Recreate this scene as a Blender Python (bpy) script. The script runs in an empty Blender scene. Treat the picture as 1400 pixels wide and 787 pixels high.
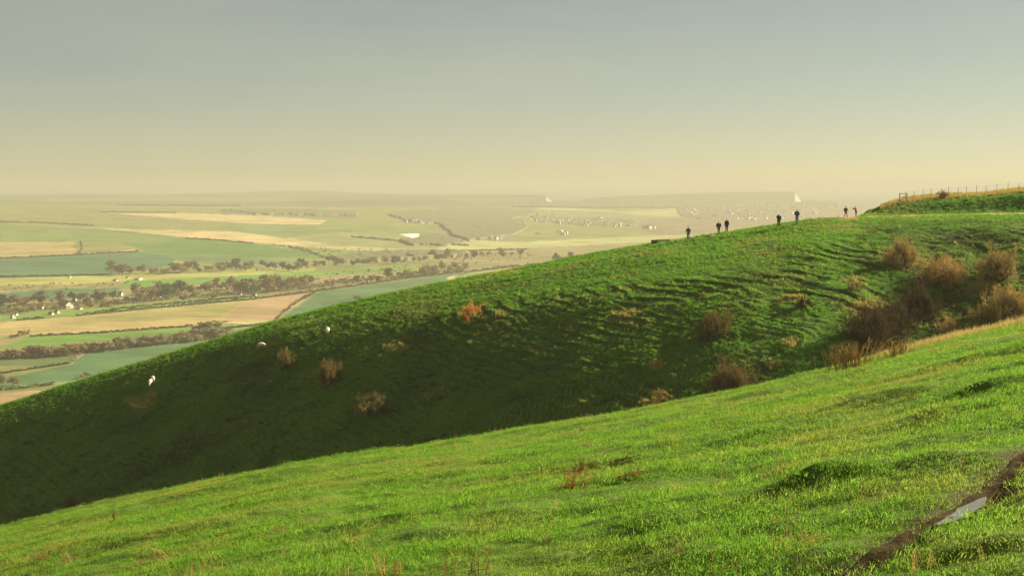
import bpy, math, random
import numpy as np
from mathutils import Vector, Matrix

rng = np.random.default_rng(7)
random.seed(7)
scn = bpy.context.scene
COL = scn.collection

# ------------------------------------------------------------------ view geometry
FPX = 1923.0                    # focal length in photo pixels (photo 1400 x 787)
PY0 = 250.0                     # eye level in the photo
PITCH = math.atan((393.5 - PY0) / FPX)
cp, sp = math.cos(PITCH), math.sin(PITCH)

def uv(px, py):
    """pixel -> (x/y, z/y) of the world ray"""
    px = np.asarray(px, float); py = np.asarray(py, float)
    a = (px - 700.0) / FPX
    b = -(py - 393.5) / FPX
    dy = cp + b * sp
    dz = -sp + b * cp
    return a / dy, dz / dy

SUN_AZ = math.radians(62)       # to the right of the view direction (+Y)
SUN_EL = math.radians(24.5)

# ------------------------------------------------------------------ noise
_perm = rng.random((256, 256))
def vnoise(x, y):
    x = np.asarray(x, float); y = np.asarray(y, float)
    xi = np.floor(x).astype(int); yi = np.floor(y).astype(int)
    fx = x - xi; fy = y - yi
    fx = fx * fx * fx * (fx * (fx * 6 - 15) + 10); fy = fy * fy * fy * (fy * (fy * 6 - 15) + 10)
    a = _perm[xi & 255, yi & 255]; b = _perm[(xi + 1) & 255, yi & 255]
    c = _perm[xi & 255, (yi + 1) & 255]; d = _perm[(xi + 1) & 255, (yi + 1) & 255]
    return (a + (b - a) * fx) * (1 - fy) + (c + (d - c) * fx) * fy
def fbm(x, y, o=4, g=0.5):
    s = 0; a = 1; n = 0
    for i in range(o):
        s = s + a * (vnoise(x * 2 ** i + 17.3 * i, y * 2 ** i + 9.1 * i) - 0.5); n += a; a *= g
    return s / n * 2
def sstep(t):
    t = np.clip(t, 0, 1); return t * t * (3 - 2 * t)
def table(pts, smooth=20, x0=-1200, x1=2600):
    xs = np.arange(x0, x1, 4.0)
    p = np.array(pts, float)
    ys = np.interp(xs, p[:, 0], p[:, 1])
    # linear extension on both sides
    sl = (p[1, 1] - p[0, 1]) / (p[1, 0] - p[0, 0]); m = xs < p[0, 0]; ys[m] = p[0, 1] + sl * 0.7 * np.maximum(xs[m] - p[0, 0], -500)
    sl = (p[-1, 1] - p[-2, 1]) / (p[-1, 0] - p[-2, 0]); m = xs > p[-1, 0]; ys[m] = p[-1, 1] + sl * 0.7 * np.minimum(xs[m] - p[-1, 0], 400)
    if smooth:
        k = np.exp(-0.5 * (np.arange(-15, 16) * 4.0 / smooth) ** 2); k /= k.sum()
        ys = np.convolve(np.pad(ys, 15, mode='edge'), k, mode='valid')
    return xs, ys
def px_of_u(u):
    return 700 + np.asarray(u) * FPX * 0.9995

# ------------------------------------------------------------------ foreground hillside
HC = 2.0; YS = 50.0; CF = HC / YS ** 2
_fx, _fy = table([(0, 723), (100, 697), (200, 678), (300, 656), (400, 636), (500, 622), (600, 608), (700, 592), (800, 575), (900, 556),
                  (1000, 538), (1100, 515), (1200, 490), (1300, 466), (1400, 443)], 25)
_fv = -uv(700, _fy)[1]
def F_base(x, y):
    yy = np.sqrt(np.maximum(y, 0) ** 2 + 4)
    u = x / yy
    V = np.interp(px_of_u(u), _fx, _fv)
    s = V - 2 * HC / YS
    z = -HC - s * y - CF * y * y
    return z - 0.004 * np.maximum(y - YS - 12, 0) ** 2
def F_hit0(px, py):
    u, v = uv(px, py); ys = np.linspace(4, 60, 1500)
    g = F_base(u * ys, ys) - v * ys
    i = int(np.argmax(g >= 0)) if (g >= 0).any() else int(np.argmax(g))
    return float(u * ys[i]), float(ys[i])
PATH_PX = [(1085, 812), (1130, 788), (1180, 763), (1235, 727), (1285, 702), (1318, 685), (1350, 664), (1400, 627), (1450, 594), (1520, 556)]
PATH = np.array([F_hit0(*p) for p in PATH_PX])
def dist_path(x, y):
    x = np.asarray(x, float); y = np.asarray(y, float)
    best = np.full(x.shape, 1e9)
    for a, b in zip(PATH[:-1], PATH[1:]):
        d = b - a; L = d @ d
        t = np.clip(((x - a[0]) * d[0] + (y - a[1]) * d[1]) / L, 0, 1)
        best = np.minimum(best, np.hypot(x - a[0] - t * d[0], y - a[1] - t * d[1]))
    return best
# banks facing the camera: (px, py, half width px, height m)
LIPS = [(1135, 664, 62, .26), (1270, 640, 60, .12), (590, 745, 95, .20), (700, 712, 70, .16), (820, 700, 80, .15), (930, 700, 60, .12),
        (1340, 735, 90, .16), (1200, 780, 80, .14), (780, 640, 40, .08), (880, 648, 40, .10), (1230, 540, 70, .12), (1370, 520, 60, .12),
        (1130, 590, 50, .08), (300, 730, 80, .09), (180, 760, 60, .10), (60, 745, 60, .10), (420, 690, 50, .08), (950, 765, 70, .13), (1330, 560, 60, .10), (620, 655, 50, .07)]
_L = []
for (a, b, w, h) in LIPS:
    x0, y0 = F_hit0(a, b); _L.append((x0, y0, w * y0 / FPX, h * .62))
PUD_Z = -2.575
def F(x, y):
    z = F_base(x, y)
    near = sstep((70 - y) / 25)
    wx = x + 0.5 * fbm(x / 2.1, y / 2.1, 2)
    z = z + near * (0.10 * fbm(wx / 1.9, y / 1.0, 3) + 0.16 * fbm(x / 7.0 + 5, y / 3.2, 2) + 0.03 * fbm(x / .45, y / .3, 2))
    for (x0, y0, a, h) in _L:
        d = (y - y0) + 0.25 * (x - x0) * 0.3 + 0.25 * fbm(x / .8 + x0, y / 2, 2)
        z = z + h * np.exp(-((x - x0) / a) ** 2) * np.where(d < 0, sstep(1 + d / .35), np.exp(-np.maximum(d, 0) / 1.6))
    dp = dist_path(x, y)
    z = z - 0.07 * np.exp(-(dp / .24) ** 2)
    k = np.exp(-(dp / .24) ** 4) * np.exp(-(np.hypot(x - 3.46, y - 10.63) / .56) ** 6)
    return z * (1 - .55 * k) + (-2.535 + .012 * fbm(x / .12, y / .12, 2)) * .55 * k
def hit(px, py, fn, y0, y1, n=4000):
    u, v = uv(px, py); ys = np.linspace(y0, y1, n)
    g = fn(u * ys, ys) - v * ys
    i = int(np.argmax(g >= 0)) if (g >= 0).any() else int(np.argmax(g))
    x, y = float(u * ys[i]), float(ys[i])
    return x, y, float(fn(np.array([x]), np.array([y]))[0])

# ------------------------------------------------------------------ far side of the coombe
_rx, _ry = table([(-100, 578), (0, 552), (100, 521), (200, 491), (300, 461), (400, 431), (500, 407), (600, 386), (700, 368), (800, 348), (900, 331),
                  (1000, 316), (1060, 307), (1100, 300), (1130, 297), (1170, 297.5), (1230, 297), (1300, 295), (1400, 293.5)], 14)
_rv = uv(700, _ry)[1]
_bx, _by = table([(1165, 297), (1180, 290), (1200, 281), (1230, 271.5), (1265, 268), (1300, 266), (1340, 264), (1370, 261), (1400, 258), (1500, 252)], 6)
_bv = uv(700, _by)[1]
_wx, _wy = table([(0, 6), (200, 10), (300, 15), (400, 24), (500, 32), (600, 40), (700, 50), (800, 57), (900, 62), (1000, 66), (1100, 66), (1170, 64), (1225, 62), (1300, 60), (1400, 60)], 20)
RR = 180.0; GS = 0.135
_sx, _sy = table([(0, .54), (250, .50), (500, .48), (800, .505), (1000, .59), (1150, .78), (1300, .84), (1400, .84)], 40)
_tt = np.linspace(0, 140, 1401)
def R_core(u, t):
    px = px_of_u(u)
    T = np.interp(px, _rx, _rv)
    band = np.maximum(np.interp(px, _wx, _wy), 0) / FPX * RR / (GS - T * 1.0)
    # integrate the slope profile: gentle shelf, then the steep face
    d = np.maximum(-t, 0)
    w1 = 3.0; w2 = 7.0 + 7.0 * sstep((px - 300) / 500)
    SS = np.clip(np.interp(px, _sx, _sy), .4, .88)
    i1 = GS * (np.sqrt(d * d + w1 * w1) - w1)
    e = d - band
    i2 = (SS - GS) * 0.5 * ((np.sqrt(e * e + w2 * w2) + e) - (np.sqrt(band * band + w2 * w2) - band))
    left = sstep((500 - px) / 500)
    down = i1 + i2
    p = np.maximum(t, 0)
    right = sstep((px - 1150) / 40)
    back0 = 0.35 * (np.sqrt(p * p + 144) - 12)
    # bank above the bench path
    zt = np.interp(px, _bx, _bv) * (RR + 13.4) - .65
    hb = np.maximum(zt - T * RR - .36, 0)
    bank = 0.12 * np.minimum(p, 3) + hb * sstep((p - 2.4) / 4.0) + 0.093 * np.clip(p - 6.4, 0, 7) - 0.35 * (np.sqrt(np.maximum(p - 13.4, 0) ** 2 + 25) - 5)
    z = T * RR + T * t * (1 - right * (t > 0)) - down + (-back0 * (1 - right) + bank * right) * (t > 0)
    return z
def R_band(u):
    px = px_of_u(u)
    return np.maximum(np.interp(px, _wx, _wy), 0) / FPX * RR / (GS - np.interp(px, _rx, _rv))
def R_terr(x, y, z):
    q = z + 0.16 * x + 1.3 * fbm(x / 14, y / 9, 3)
    ph = q / .8
    saw = (ph - np.floor(ph)); riser = sstep(1 - np.abs(saw - .88) / .13)
    m = sstep(0.55 + 1.5 * fbm(x / 9 + 40, y / 6, 3))
    return riser * m, sstep(1 - np.abs(saw - .70) / .10) * m
def R(x, y):
    u = x / np.maximum(y, 20)
    t = y - RR
    z = R_core(u, t)
    face = sstep((-t - 3 - R_band(u) * (.55 - .45 * sstep((px_of_u(u) - 1050) / 150))) / 9)
    q = z + 0.16 * x + 1.3 * fbm(x / 14, y / 9, 3)
    ph = q / .8
    saw = (ph - np.floor(ph)); saw = np.where(saw < .78, saw / .78, (1 - saw) / .22)
    m = sstep(0.55 + 1.5 * fbm(x / 9 + 40, y / 6, 3))
    ph2 = (z + 0.20 * x + 1.2 * fbm(x / 8 + 9, y / 6, 3)) / 0.48
    saw2 = np.abs((ph2 - np.floor(ph2)) * 2 - 1)
    z = z - face * (1 + .5 * sstep((900 - px_of_u(u)) / 500)) * (0.26 * m * saw + 0.16 * saw2 * (1 - .5 * m)) + face * 0.18
    top = 1 - sstep((t - 12) / 20)
    z = z + top * (0.12 * fbm(x / 2.2, y / 1.6, 3) * (0.5 + face) + 0.35 * fbm(x / 12, y / 9, 2) * sstep(np.abs(t) / 10) + (1 - face) * 0.10 * fbm(x / 5, y / 1.5, 3) * sstep((-t) / 4))
    gully = np.exp(-((px_of_u(u) - 1290) / 130) ** 2) * sstep((-t - 8) / 20)
    return z - 1.5 * gully * (0.6 + 0.8 * fbm(x / 5, y / 5, 3))
def RH(px, py):
    return hit(px, py, R, 125, 200, 3000)

# ------------------------------------------------------------------ valley, hills and coast
_DL = np.array([(1200, 230), (640, 560), (560, 750), (480, 1040), (440, 1260), (400, 1600), (378, 1880), (352, 2350), (335, 2700), (311, 3400), (296, 4200), (284, 5000), (276, 6200), (268, 7800), (258, 9500)], float)
_DR = np.array([(1200, 230), (640, 560), (560, 750), (480, 1040), (440, 1260), (400, 1600), (378, 1880), (352, 2350), (335, 2800), (311, 3900), (298, 5000), (288, 6000), (280, 6600), (272, 7000), (258, 7600)], float)
def D(px, py):
    py = np.asarray(py, float); px = np.asarray(px, float)
    l = np.interp(-py, -_DL[:, 0], np.log(_DL[:, 1])); r = np.interp(-py, -_DR[:, 0], np.log(_DR[:, 1]))
    k = sstep((px - 450) / 350)
    d = np.exp(l * (1 - k) + r * k)
    return d * (1 + 0.012 * fbm(px / 90, py / 12, 3) * sstep((370 - py) / 40))
def VP(px, py):
    u, v = uv(px, py); d = D(px, py)
    return float(u * d), float(d), float(v * d)
_tx, _ty = table([(-300, 268), (0, 266), (100, 265), (200, 266), (300, 264), (380, 261), (430, 260), (470, 263), (560, 266), (660, 266), (744, 266.5), (752, 274), (790, 275), (810, 271), (850, 268),
                  (950, 264.5), (1020, 262.5), (1085, 262), (1098, 276), (1120, 280), (1160, 283), (1400, 283)], 1.5)

# ------------------------------------------------------------------ mesh helpers
def link(name, me, mat=None, parent=None, loc=None, rz=0.0):
    o = bpy.data.objects.new(name, me); COL.objects.link(o)
    if mat is not None and me is not None:
        ms = mat if isinstance(mat, (list, tuple)) else [mat]
        if len(me.materials) == 0:
            for m in ms: me.materials.append(m)
    if parent: o.parent = parent
    if loc is not None: o.location = loc
    o.rotation_euler.z = rz
    return o
def tag(o, label=None, cat=None, group=None, kind=None):
    if label: o['label'] = label
    if cat: o['category'] = cat
    if group: o['group'] = group
    if kind: o['kind'] = kind
    return o
def empty(name, loc, rz=0.0):
    o = bpy.data.objects.new(name, None); COL.objects.link(o); o.location = loc; o.rotation_euler.z = rz
    o.empty_display_size = 0.3
    return o
def mesh_np(name, V, Fq, smooth=True, mi=None):
    """V (n,3), Fq (m,4) or (m,3) index array"""
    me = bpy.data.meshes.new(name)
    V = np.asarray(V, np.float32); Fq = np.asarray(Fq, np.int32)
    k = Fq.shape[1]
    me.vertices.add(len(V)); me.vertices.foreach_set('co', V.ravel())
    me.loops.add(Fq.size); me.loops.foreach_set('vertex_index', Fq.ravel())
    me.polygons.add(len(Fq)); me.polygons.foreach_set('loop_start', np.arange(0, Fq.size, k, dtype=np.int32))
    me.polygons.foreach_set('loop_total', np.full(len(Fq), k, np.int32))
    if smooth: me.polygons.foreach_set('use_smooth', np.ones(len(Fq), bool))
    if mi is not None: me.polygons.foreach_set('material_index', np.asarray(mi, np.int32))
    me.update(calc_edges=True)
    return me
def grid_faces(nr, nc):
    i = np.arange(nr - 1)[:, None] * nc + np.arange(nc - 1)[None, :]
    i = i.ravel()
    return np.stack([i, i + 1, i + nc + 1, i + nc], 1)
def add_col(me, name, rgb):
    a = me.color_attributes.new(name, 'FLOAT_COLOR', 'POINT')
    c = np.ones((len(rgb), 4), np.float32); c[:, :3] = rgb
    a.data.foreach_set('color', c.ravel())
def add_f(me, name, val):
    a = me.attributes.new(name, 'FLOAT', 'POINT'); a.data.foreach_set('value', np.asarray(val, np.float32))

class MB:
    def __init__(s): s.v = []; s.f = []; s.m = []
    def add(s, vs, fs, mi=0):
        b = len(s.v); s.v += [tuple(p) for p in vs]; s.f += [tuple(i + b for i in f) for f in fs]; s.m += [mi] * len(fs)
    def box(s, c, d, mi=0, rz=0.0):
        x, y, z = d[0] / 2, d[1] / 2, d[2] / 2; vs = []
        for (a, b, e) in [(-1, -1, -1), (1, -1, -1), (1, 1, -1), (-1, 1, -1), (-1, -1, 1), (1, -1, 1), (1, 1, 1), (-1, 1, 1)]:
            px, py = a * x, b * y
            vs.append((c[0] + px * math.cos(rz) - py * math.sin(rz), c[1] + px * math.sin(rz) + py * math.cos(rz), c[2] + e * z))
        s.add(vs, [(0, 3, 2, 1), (4, 5, 6, 7), (0, 1, 5, 4), (1, 2, 6, 5), (2, 3, 7, 6), (3, 0, 4, 7)], mi)
    def tube(s, pts, rad, n=6, mi=0):
        pts = [Vector(p) for p in pts]; rad = rad if isinstance(rad, (list, tuple)) else [rad] * len(pts)
        rings = []
        for i, p in enumerate(pts):
            d = (pts[min(i + 1, len(pts) - 1)] - pts[max(i - 1, 0)]).normalized()
            a = d.cross(Vector((0, 0, 1))) if abs(d.z) < .95 else d.cross(Vector((1, 0, 0)))
            a.normalize(); b = d.cross(a)
            rings.append([p + (a * math.cos(2 * math.pi * k / n) + b * math.sin(2 * math.pi * k / n)) * rad[i] for k in range(n)])
        vs = [v for r in rings for v in r]; fs = []
        for i in range(len(pts) - 1):
            for k in range(n): fs.append((i * n + k, i * n + (k + 1) % n, (i + 1) * n + (k + 1) % n, (i + 1) * n + k))
        fs.append(tuple(range(n))[::-1]); fs.append(tuple((len(pts) - 1) * n + k for k in range(n)))
        s.add(vs, fs, mi)
    def mesh(s, name, smooth=False):
        me = bpy.data.meshes.new(name); me.from_pydata(s.v, [], s.f)
        me.polygons.foreach_set('material_index', s.m)
        if smooth: me.polygons.foreach_set('use_smooth', [True] * len(s.f))
        me.update(); return me
    def build(s, name, mat, parent=None, smooth=False, **k):
        me = s.mesh(name, smooth)
        for m in (mat if isinstance(mat, (list, tuple)) else [mat]): me.materials.append(m)
        return link(name, me, None, parent, **k)

# ------------------------------------------------------------------ materials
def nodes_of(name):
    m = bpy.data.materials.new(name); m.use_nodes = True
    nt = m.node_tree; nt.nodes.clear()
    out = nt.nodes.new('ShaderNodeOutputMaterial')
    return m, nt, out
def N(nt, t, **k):
    n = nt.nodes.new(t)
    for a, b in k.items(): setattr(n, a, b)
    return n
def mixc(nt, fac, a, b, blend='MIX'):
    n = N(nt, 'ShaderNodeMix', data_type='RGBA', blend_type=blend)
    for s, v in ((n.inputs[0], fac), (n.inputs[6], a), (n.inputs[7], b)):
        if isinstance(v, bpy.types.NodeSocket): nt.links.new(v, s)
        elif isinstance(v, (int, float)): s.default_value = v
        else: s.default_value = (*v, 1)
    return n.outputs[2]
def noise(nt, scale, detail=4, rough=.55, stretch=None, co='pos'):
    n = N(nt, 'ShaderNodeTexNoise'); n.inputs['Scale'].default_value = scale; n.inputs['Detail'].default_value = detail; n.inputs['Roughness'].default_value = rough
    if co == 'pos': src = N(nt, 'ShaderNodeNewGeometry').outputs['Position']
    else: src = N(nt, 'ShaderNodeTexCoord').outputs['Object']
    if stretch:
        mp = N(nt, 'ShaderNodeMapping'); mp.inputs['Scale'].default_value = stretch; nt.links.new(src, mp.inputs[0]); src = mp.outputs[0]
    nt.links.new(src, n.inputs['Vector'])
    return n.outputs['Fac']
def ramp(nt, fac, stops):
    r = N(nt, 'ShaderNodeValToRGB'); el = r.color_ramp.elements
    el[0].position, el[0].color = stops[0][0], (*stops[0][1], 1); el[1].position, el[1].color = stops[-1][0], (*stops[-1][1], 1)
    for p, c in stops[1:-1]:
        e = el.new(p); e.color = (*c, 1)
    nt.links.new(fac, r.inputs[0]); return r.outputs[0]
def pbsdf(nt, out, col, rough=.8, spec=.2, bump=None, bs=.3, bd=.05):
    p = N(nt, 'ShaderNodeBsdfPrincipled'); p.inputs['Roughness'].default_value = rough
    p.inputs['Specular IOR Level'].default_value = spec
    if isinstance(col, bpy.types.NodeSocket): nt.links.new(col, p.inputs['Base Color'])
    else: p.inputs['Base Color'].default_value = (*col, 1)
    if bump is not None:
        b = N(nt, 'ShaderNodeBump'); b.inputs['Strength'].default_value = bs; b.inputs['Distance'].default_value = bd
        nt.links.new(bump, b.inputs['Height']); nt.links.new(b.outputs[0], p.inputs['Normal'])
    nt.links.new(p.outputs[0], out.inputs['Surface'])
    return p
def leafy(name, ca, cb, cc=None, tr=.4, cotip=None, spread=1.0, brown=None):
    """thin leaf / blade material: per-copy colour, part diffuse, part translucent"""
    m, nt, out = nodes_of(name)
    oi = N(nt, 'ShaderNodeObjectInfo')
    col = mixc(nt, oi.outputs['Random'], ca, cb)
    if cc is not None:
        n = noise(nt, spread, 3); f = ramp(nt, n, [(.50, (0, 0, 0)), (.68, (1, 1, 1))]); col = mixc(nt, f, col, cc)
    if brown is not None:
        at = N(nt, 'ShaderNodeAttribute', attribute_name='brown', attribute_type='INSTANCER'); col = mixc(nt, at.outputs['Fac'], col, brown)
    if cotip is not None:
        at = N(nt, 'ShaderNodeAttribute', attribute_name='tip'); col = mixc(nt, at.outputs['Fac'], col, cotip)
    d = N(nt, 'ShaderNodeBsdfDiffuse'); t = N(nt, 'ShaderNodeBsdfTranslucent'); mx = N(nt, 'ShaderNodeMixShader'); mx.inputs[0].default_value = tr
    nt.links.new(col, d.inputs[0]); nt.links.new(col, t.inputs[0]); nt.links.new(d.outputs[0], mx.inputs[1]); nt.links.new(t.outputs[0], mx.inputs[2])
    nt.links.new(mx.outputs[0], out.inputs[0]); return m
def plain(name, col, rough=.8, var=.25, scale=3., spec=.2):
    m, nt, out = nodes_of(name)
    n = noise(nt, scale, 4, .6, co='obj')
    c = ramp(nt, n, [(.3, tuple(v * (1 - var) for v in col)), (.7, tuple(min(1, v * (1 + var)) for v in col))])
    pbsdf(nt, out, c, rough, spec, n, .2, .01); return m

# grassy ground, foreground
GA, GB, GC = (.075, .215, .018), (.25, .45, .055), (.32, .32, .07)
m_fg, nt, out = nodes_of('foreground_turf')
c = ramp(nt, noise(nt, 1.1, 5, .6), [(.3, (.06, .12, .012)), (.55, (.12, .20, .018)), (.8, (.20, .21, .045))])
c = mixc(nt, ramp(nt, noise(nt, 14, 3, .6), [(.35, (0, 0, 0)), (.7, (.6, .6, .6))]), c, (.035, .045, .008))
at = N(nt, 'ShaderNodeAttribute', attribute_name='mud')
c = mixc(nt, at.outputs['Fac'], c, (.060, .042, .016))
pbsdf(nt, out, c, .9, .1, noise(nt, 40, 3), .6, .03)

m_far, nt, out = nodes_of('hillside_turf')
c = ramp(nt, noise(nt, .16, 5, .62), [(.30, (.048, .125, .012)), (.52, (.08, .185, .016)), (.75, (.14, .19, .03))])
c = mixc(nt, ramp(nt, noise(nt, 1.3, 4, .7, (1, 1, 2.2)), [(.48, (0, 0, 0)), (.75, (.75, .75, .75))]), c, (.105, .095, .03))
c = mixc(nt, ramp(nt, noise(nt, 3.5, 3, .7, (1, 1, 3.)), [(.45, (0, 0, 0)), (.7, (.6, .6, .6))]), c, (.025, .045, .008))
at = N(nt, 'ShaderNodeAttribute', attribute_name='earth'); c = mixc(nt, at.outputs['Fac'], c, (.30, .17, .055))
at = N(nt, 'ShaderNodeAttribute', attribute_name='straw'); c = mixc(nt, at.outputs['Fac'], c, (.40, .33, .09))
at = N(nt, 'ShaderNodeAttribute', attribute_name='rough'); c = mixc(nt, at.outputs['Fac'], c, (.052, .050, .020))  # rough grass, plus right-slope and riser shade painted as darker turf
pbsdf(nt, out, c, .95, .05, noise(nt, 2.2, 5, .7), .9, .35)

m_val, nt, out = nodes_of('valley_fields')
at = N(nt, 'ShaderNodeVertexColor', layer_name='field')
c = mixc(nt, 1.0, at.outputs[0], ramp(nt, noise(nt, .012, 6, .65), [(.3, (.60, .66, .58)), (.7, (1.34, 1.26, 1.36))]), 'MULTIPLY')
c = mixc(nt, 1.0, c, ramp(nt, noise(nt, .09, 4, .6, (.3, 1, 1)), [(.3, (.78, .80, .78)), (.7, (1.2, 1.18, 1.2))]), 'MULTIPLY')
pbsdf(nt, out, c, .95, .05)

m_mud, nt, out = nodes_of('path_mud')
nz = noise(nt, 9, 5, .65)
c = ramp(nt, nz, [(.3, (.020, .013, .005)), (.6, (.055, .036, .013)), (.8, (.10, .068, .028))])
pbsdf(nt, out, c, .9, .03, nz, .8, .03)
m_pud, nt, out = nodes_of('puddle_water')
p = pbsdf(nt, out, (.16, .155, .13), .06, 1.0, noise(nt, 9, 4, .6), .35, .02); p.inputs['IOR'].default_value = 1.45
m_sea, nt, out = nodes_of('sea_water'); pbsdf(nt, out, (.06, .09, .09), .35, .4)
m_chalk = plain('chalk', (.78, .76, .68), .9, .1, .02)
m_blade = leafy('grass_blade', GA, GB, GC, .5, (.16, .22, .02), .35)
m_dry = leafy('dry_grass', (.40, .29, .09), (.28, .19, .06), None, .35)
m_tuft = leafy('hill_tuft', (.11, .245, .024), (.17, .32, .034), (.24, .26, .055), .5, None, .12, (.055, .065, .022))
m_straw = leafy('straw_tuft', (.50, .40, .13), (.36, .28, .09), None, .4)
m_twig = leafy('twig_tan', (.38, .26, .09), (.26, .18, .065), None, .3)
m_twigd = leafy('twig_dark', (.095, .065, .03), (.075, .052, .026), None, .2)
m_twigr = leafy('twig_red', (.19, .13, .045), (.15, .105, .04), None, .25)
m_bark = plain('bark', (.09, .065, .045), .9)
m_crown = [leafy('crown_bare', (.30, .23, .12), (.22, .19, .09), None, .25), leafy('crown_evergreen', (.05, .085, .04), (.065, .095, .04), None, .15),
           leafy('crown_russet', (.30, .17, .07), (.24, .15, .065), None, .25), leafy('crown_olive', (.10, .09, .04), (.13, .11, .05), None, .25)]
m_hedge = leafy('hedge_leaf', (.035, .048, .018), (.055, .055, .024), None, .2)
m_white = plain('painted_render', (.66, .62, .52), .8, .06, .3)
m_cream = plain('cream_render', (.62, .52, .36), .8, .1, .3)
m_roof = plain('clay_tile', (.24, .11, .06), .8, .25, .8)
m_slate = plain('slate_tile', (.17, .17, .18), .7, .2, .8)
m_glass = plain('window_glass', (.03, .035, .04), .2, .2, 1)
m_wood = plain('weathered_wood', (.13, .105, .08), .85, .3, 4)
m_stone = plain('pale_stone', (.55, .50, .38), .9, .15, 3)
m_wire = plain('fence_wire', (.16, .15, .14), .5, .1)
m_wool = plain('sheep_wool', (.70, .63, .48), .95, .15, 8)
m_face = plain('sheep_face', (.55, .48, .36), .9, .15, 8)
m_skin = plain('skin', (.50, .30, .20), .6, .05)
def cloth(name, c): return plain(name, c, .85, .18, 6)

# ------------------------------------------------------------------ ground sheets
def build_fg():
    nu, ny = 760, 560
    us = np.linspace(-.62, .62, nu)
    ys = np.concatenate([np.linspace(1.2, 5, 30)[:-1], np.geomspace(5, 75, ny - 70), np.linspace(76, 135, 41)])
    Y = np.repeat(ys[:, None], nu, 1); X = us[None, :] * np.sqrt(Y * Y + 4)
    Z = F(X.ravel(), Y.ravel()).reshape(Y.shape)
    me = mesh_np('ground', np.stack([X, Y, Z], -1).reshape(-1, 3), grid_faces(len(ys), nu))
    dp = dist_path(X.ravel(), Y.ravel())
    add_f(me, 'mud', .85 * sstep((.34 + .10 * fbm(X.ravel() / .3, Y.ravel() / .3, 2) - dp) / .12))
    tag(link('ground', me, m_fg), kind='structure')
build_fg()

EARTH = [(1145, 290, 24, 5), (1160, 296, 14, 3)]
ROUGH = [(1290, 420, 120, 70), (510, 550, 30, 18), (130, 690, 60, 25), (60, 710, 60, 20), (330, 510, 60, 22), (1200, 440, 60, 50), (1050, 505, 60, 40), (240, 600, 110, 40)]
STRAW = [(858, 429, 20, 6), (1080, 407, 14, 5), (1095, 410, 6, 10), (1170, 383, 14, 6), (900, 500, 12, 8), (890, 550, 18, 6), (510, 545, 16, 10), (495, 562, 12, 6), (540, 475, 18, 6), (190, 548, 24, 7), (207, 540, 10, 6),
         (1190, 420, 26, 14), (1080, 470, 12, 8), (1055, 500, 10, 7), (1340, 395, 26, 10), (700, 372, 9, 3), (684, 430, 8, 5)]
def build_far():
    nu = 1200
    us = np.concatenate([np.linspace(-.60, .62, nu - 60), np.linspace(.63, 1.0, 60)])
    ts = np.concatenate([np.linspace(-78, -45, 60)[:-1], np.arange(-45, 4, .14), np.linspace(4, 22, 80), np.linspace(23, 60, 20), np.linspace(70, 420, 20)])
    Tt = np.repeat(ts[:, None], nu, 1); Y = RR + Tt; X = us[None, :] * Y
    x, y = X.ravel(), Y.ravel()
    Z = R(x, y)
    me = mesh_np('hillside', np.stack([x, y, Z], -1), grid_faces(len(ts), nu))
    px = 700 + FPX * (x / y); py = PY0 - FPX * (Z / y) - 1
    t = y - RR
    e = np.zeros(len(x)); s = np.zeros(len(x)); r = np.zeros(len(x))
    wob = fbm(x / 1.5, y / 1.5, 3)
    for (a, b, w, h) in EARTH: e = np.maximum(e, sstep(1.6 - np.hypot((px - a) / w, (py - b) / h) + .6 * wob) * (t < 6))
    bench = sstep((px - 1172) / 15) * sstep((t + .1) / .5) * sstep((2.3 - t) / .8)
    s = np.maximum(s, 1.0 * bench * (0.7 + .5 * wob))
    s = np.maximum(s, sstep((px - 1215) / 20) * sstep((t - 6.6) / 1.0))
    for (a, b, w, h) in STRAW: s = np.maximum(s, .8 * sstep(1.3 - np.hypot((px - a) / w, (py - b) / h) + 1.0 * wob) * (t < 2))
    big = fbm(x / 5 + 3, y / 4, 4)
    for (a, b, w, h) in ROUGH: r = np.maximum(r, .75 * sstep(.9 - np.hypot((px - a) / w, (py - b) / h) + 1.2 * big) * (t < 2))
    r = np.maximum(r, .5 * sstep((big - .35) / .2) * (t < -6)); r = np.maximum(r, sstep((px - 1130) / 120) * sstep((-t - 2) / 8) * (.3 + .5 * big))  # last term paints shade into the right-hand slope as rough turf
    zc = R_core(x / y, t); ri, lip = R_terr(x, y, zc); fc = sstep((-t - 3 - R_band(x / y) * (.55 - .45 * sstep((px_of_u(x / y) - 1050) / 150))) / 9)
    r = np.maximum(r, .8 * ri * fc); s = np.maximum(s, .35 * lip * fc * (0.6 + wob))  # dead grass on risers and lips, toned to stand in for relief shading
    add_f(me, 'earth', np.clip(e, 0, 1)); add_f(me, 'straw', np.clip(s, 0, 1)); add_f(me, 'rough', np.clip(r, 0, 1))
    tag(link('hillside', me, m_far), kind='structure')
build_far()

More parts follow.
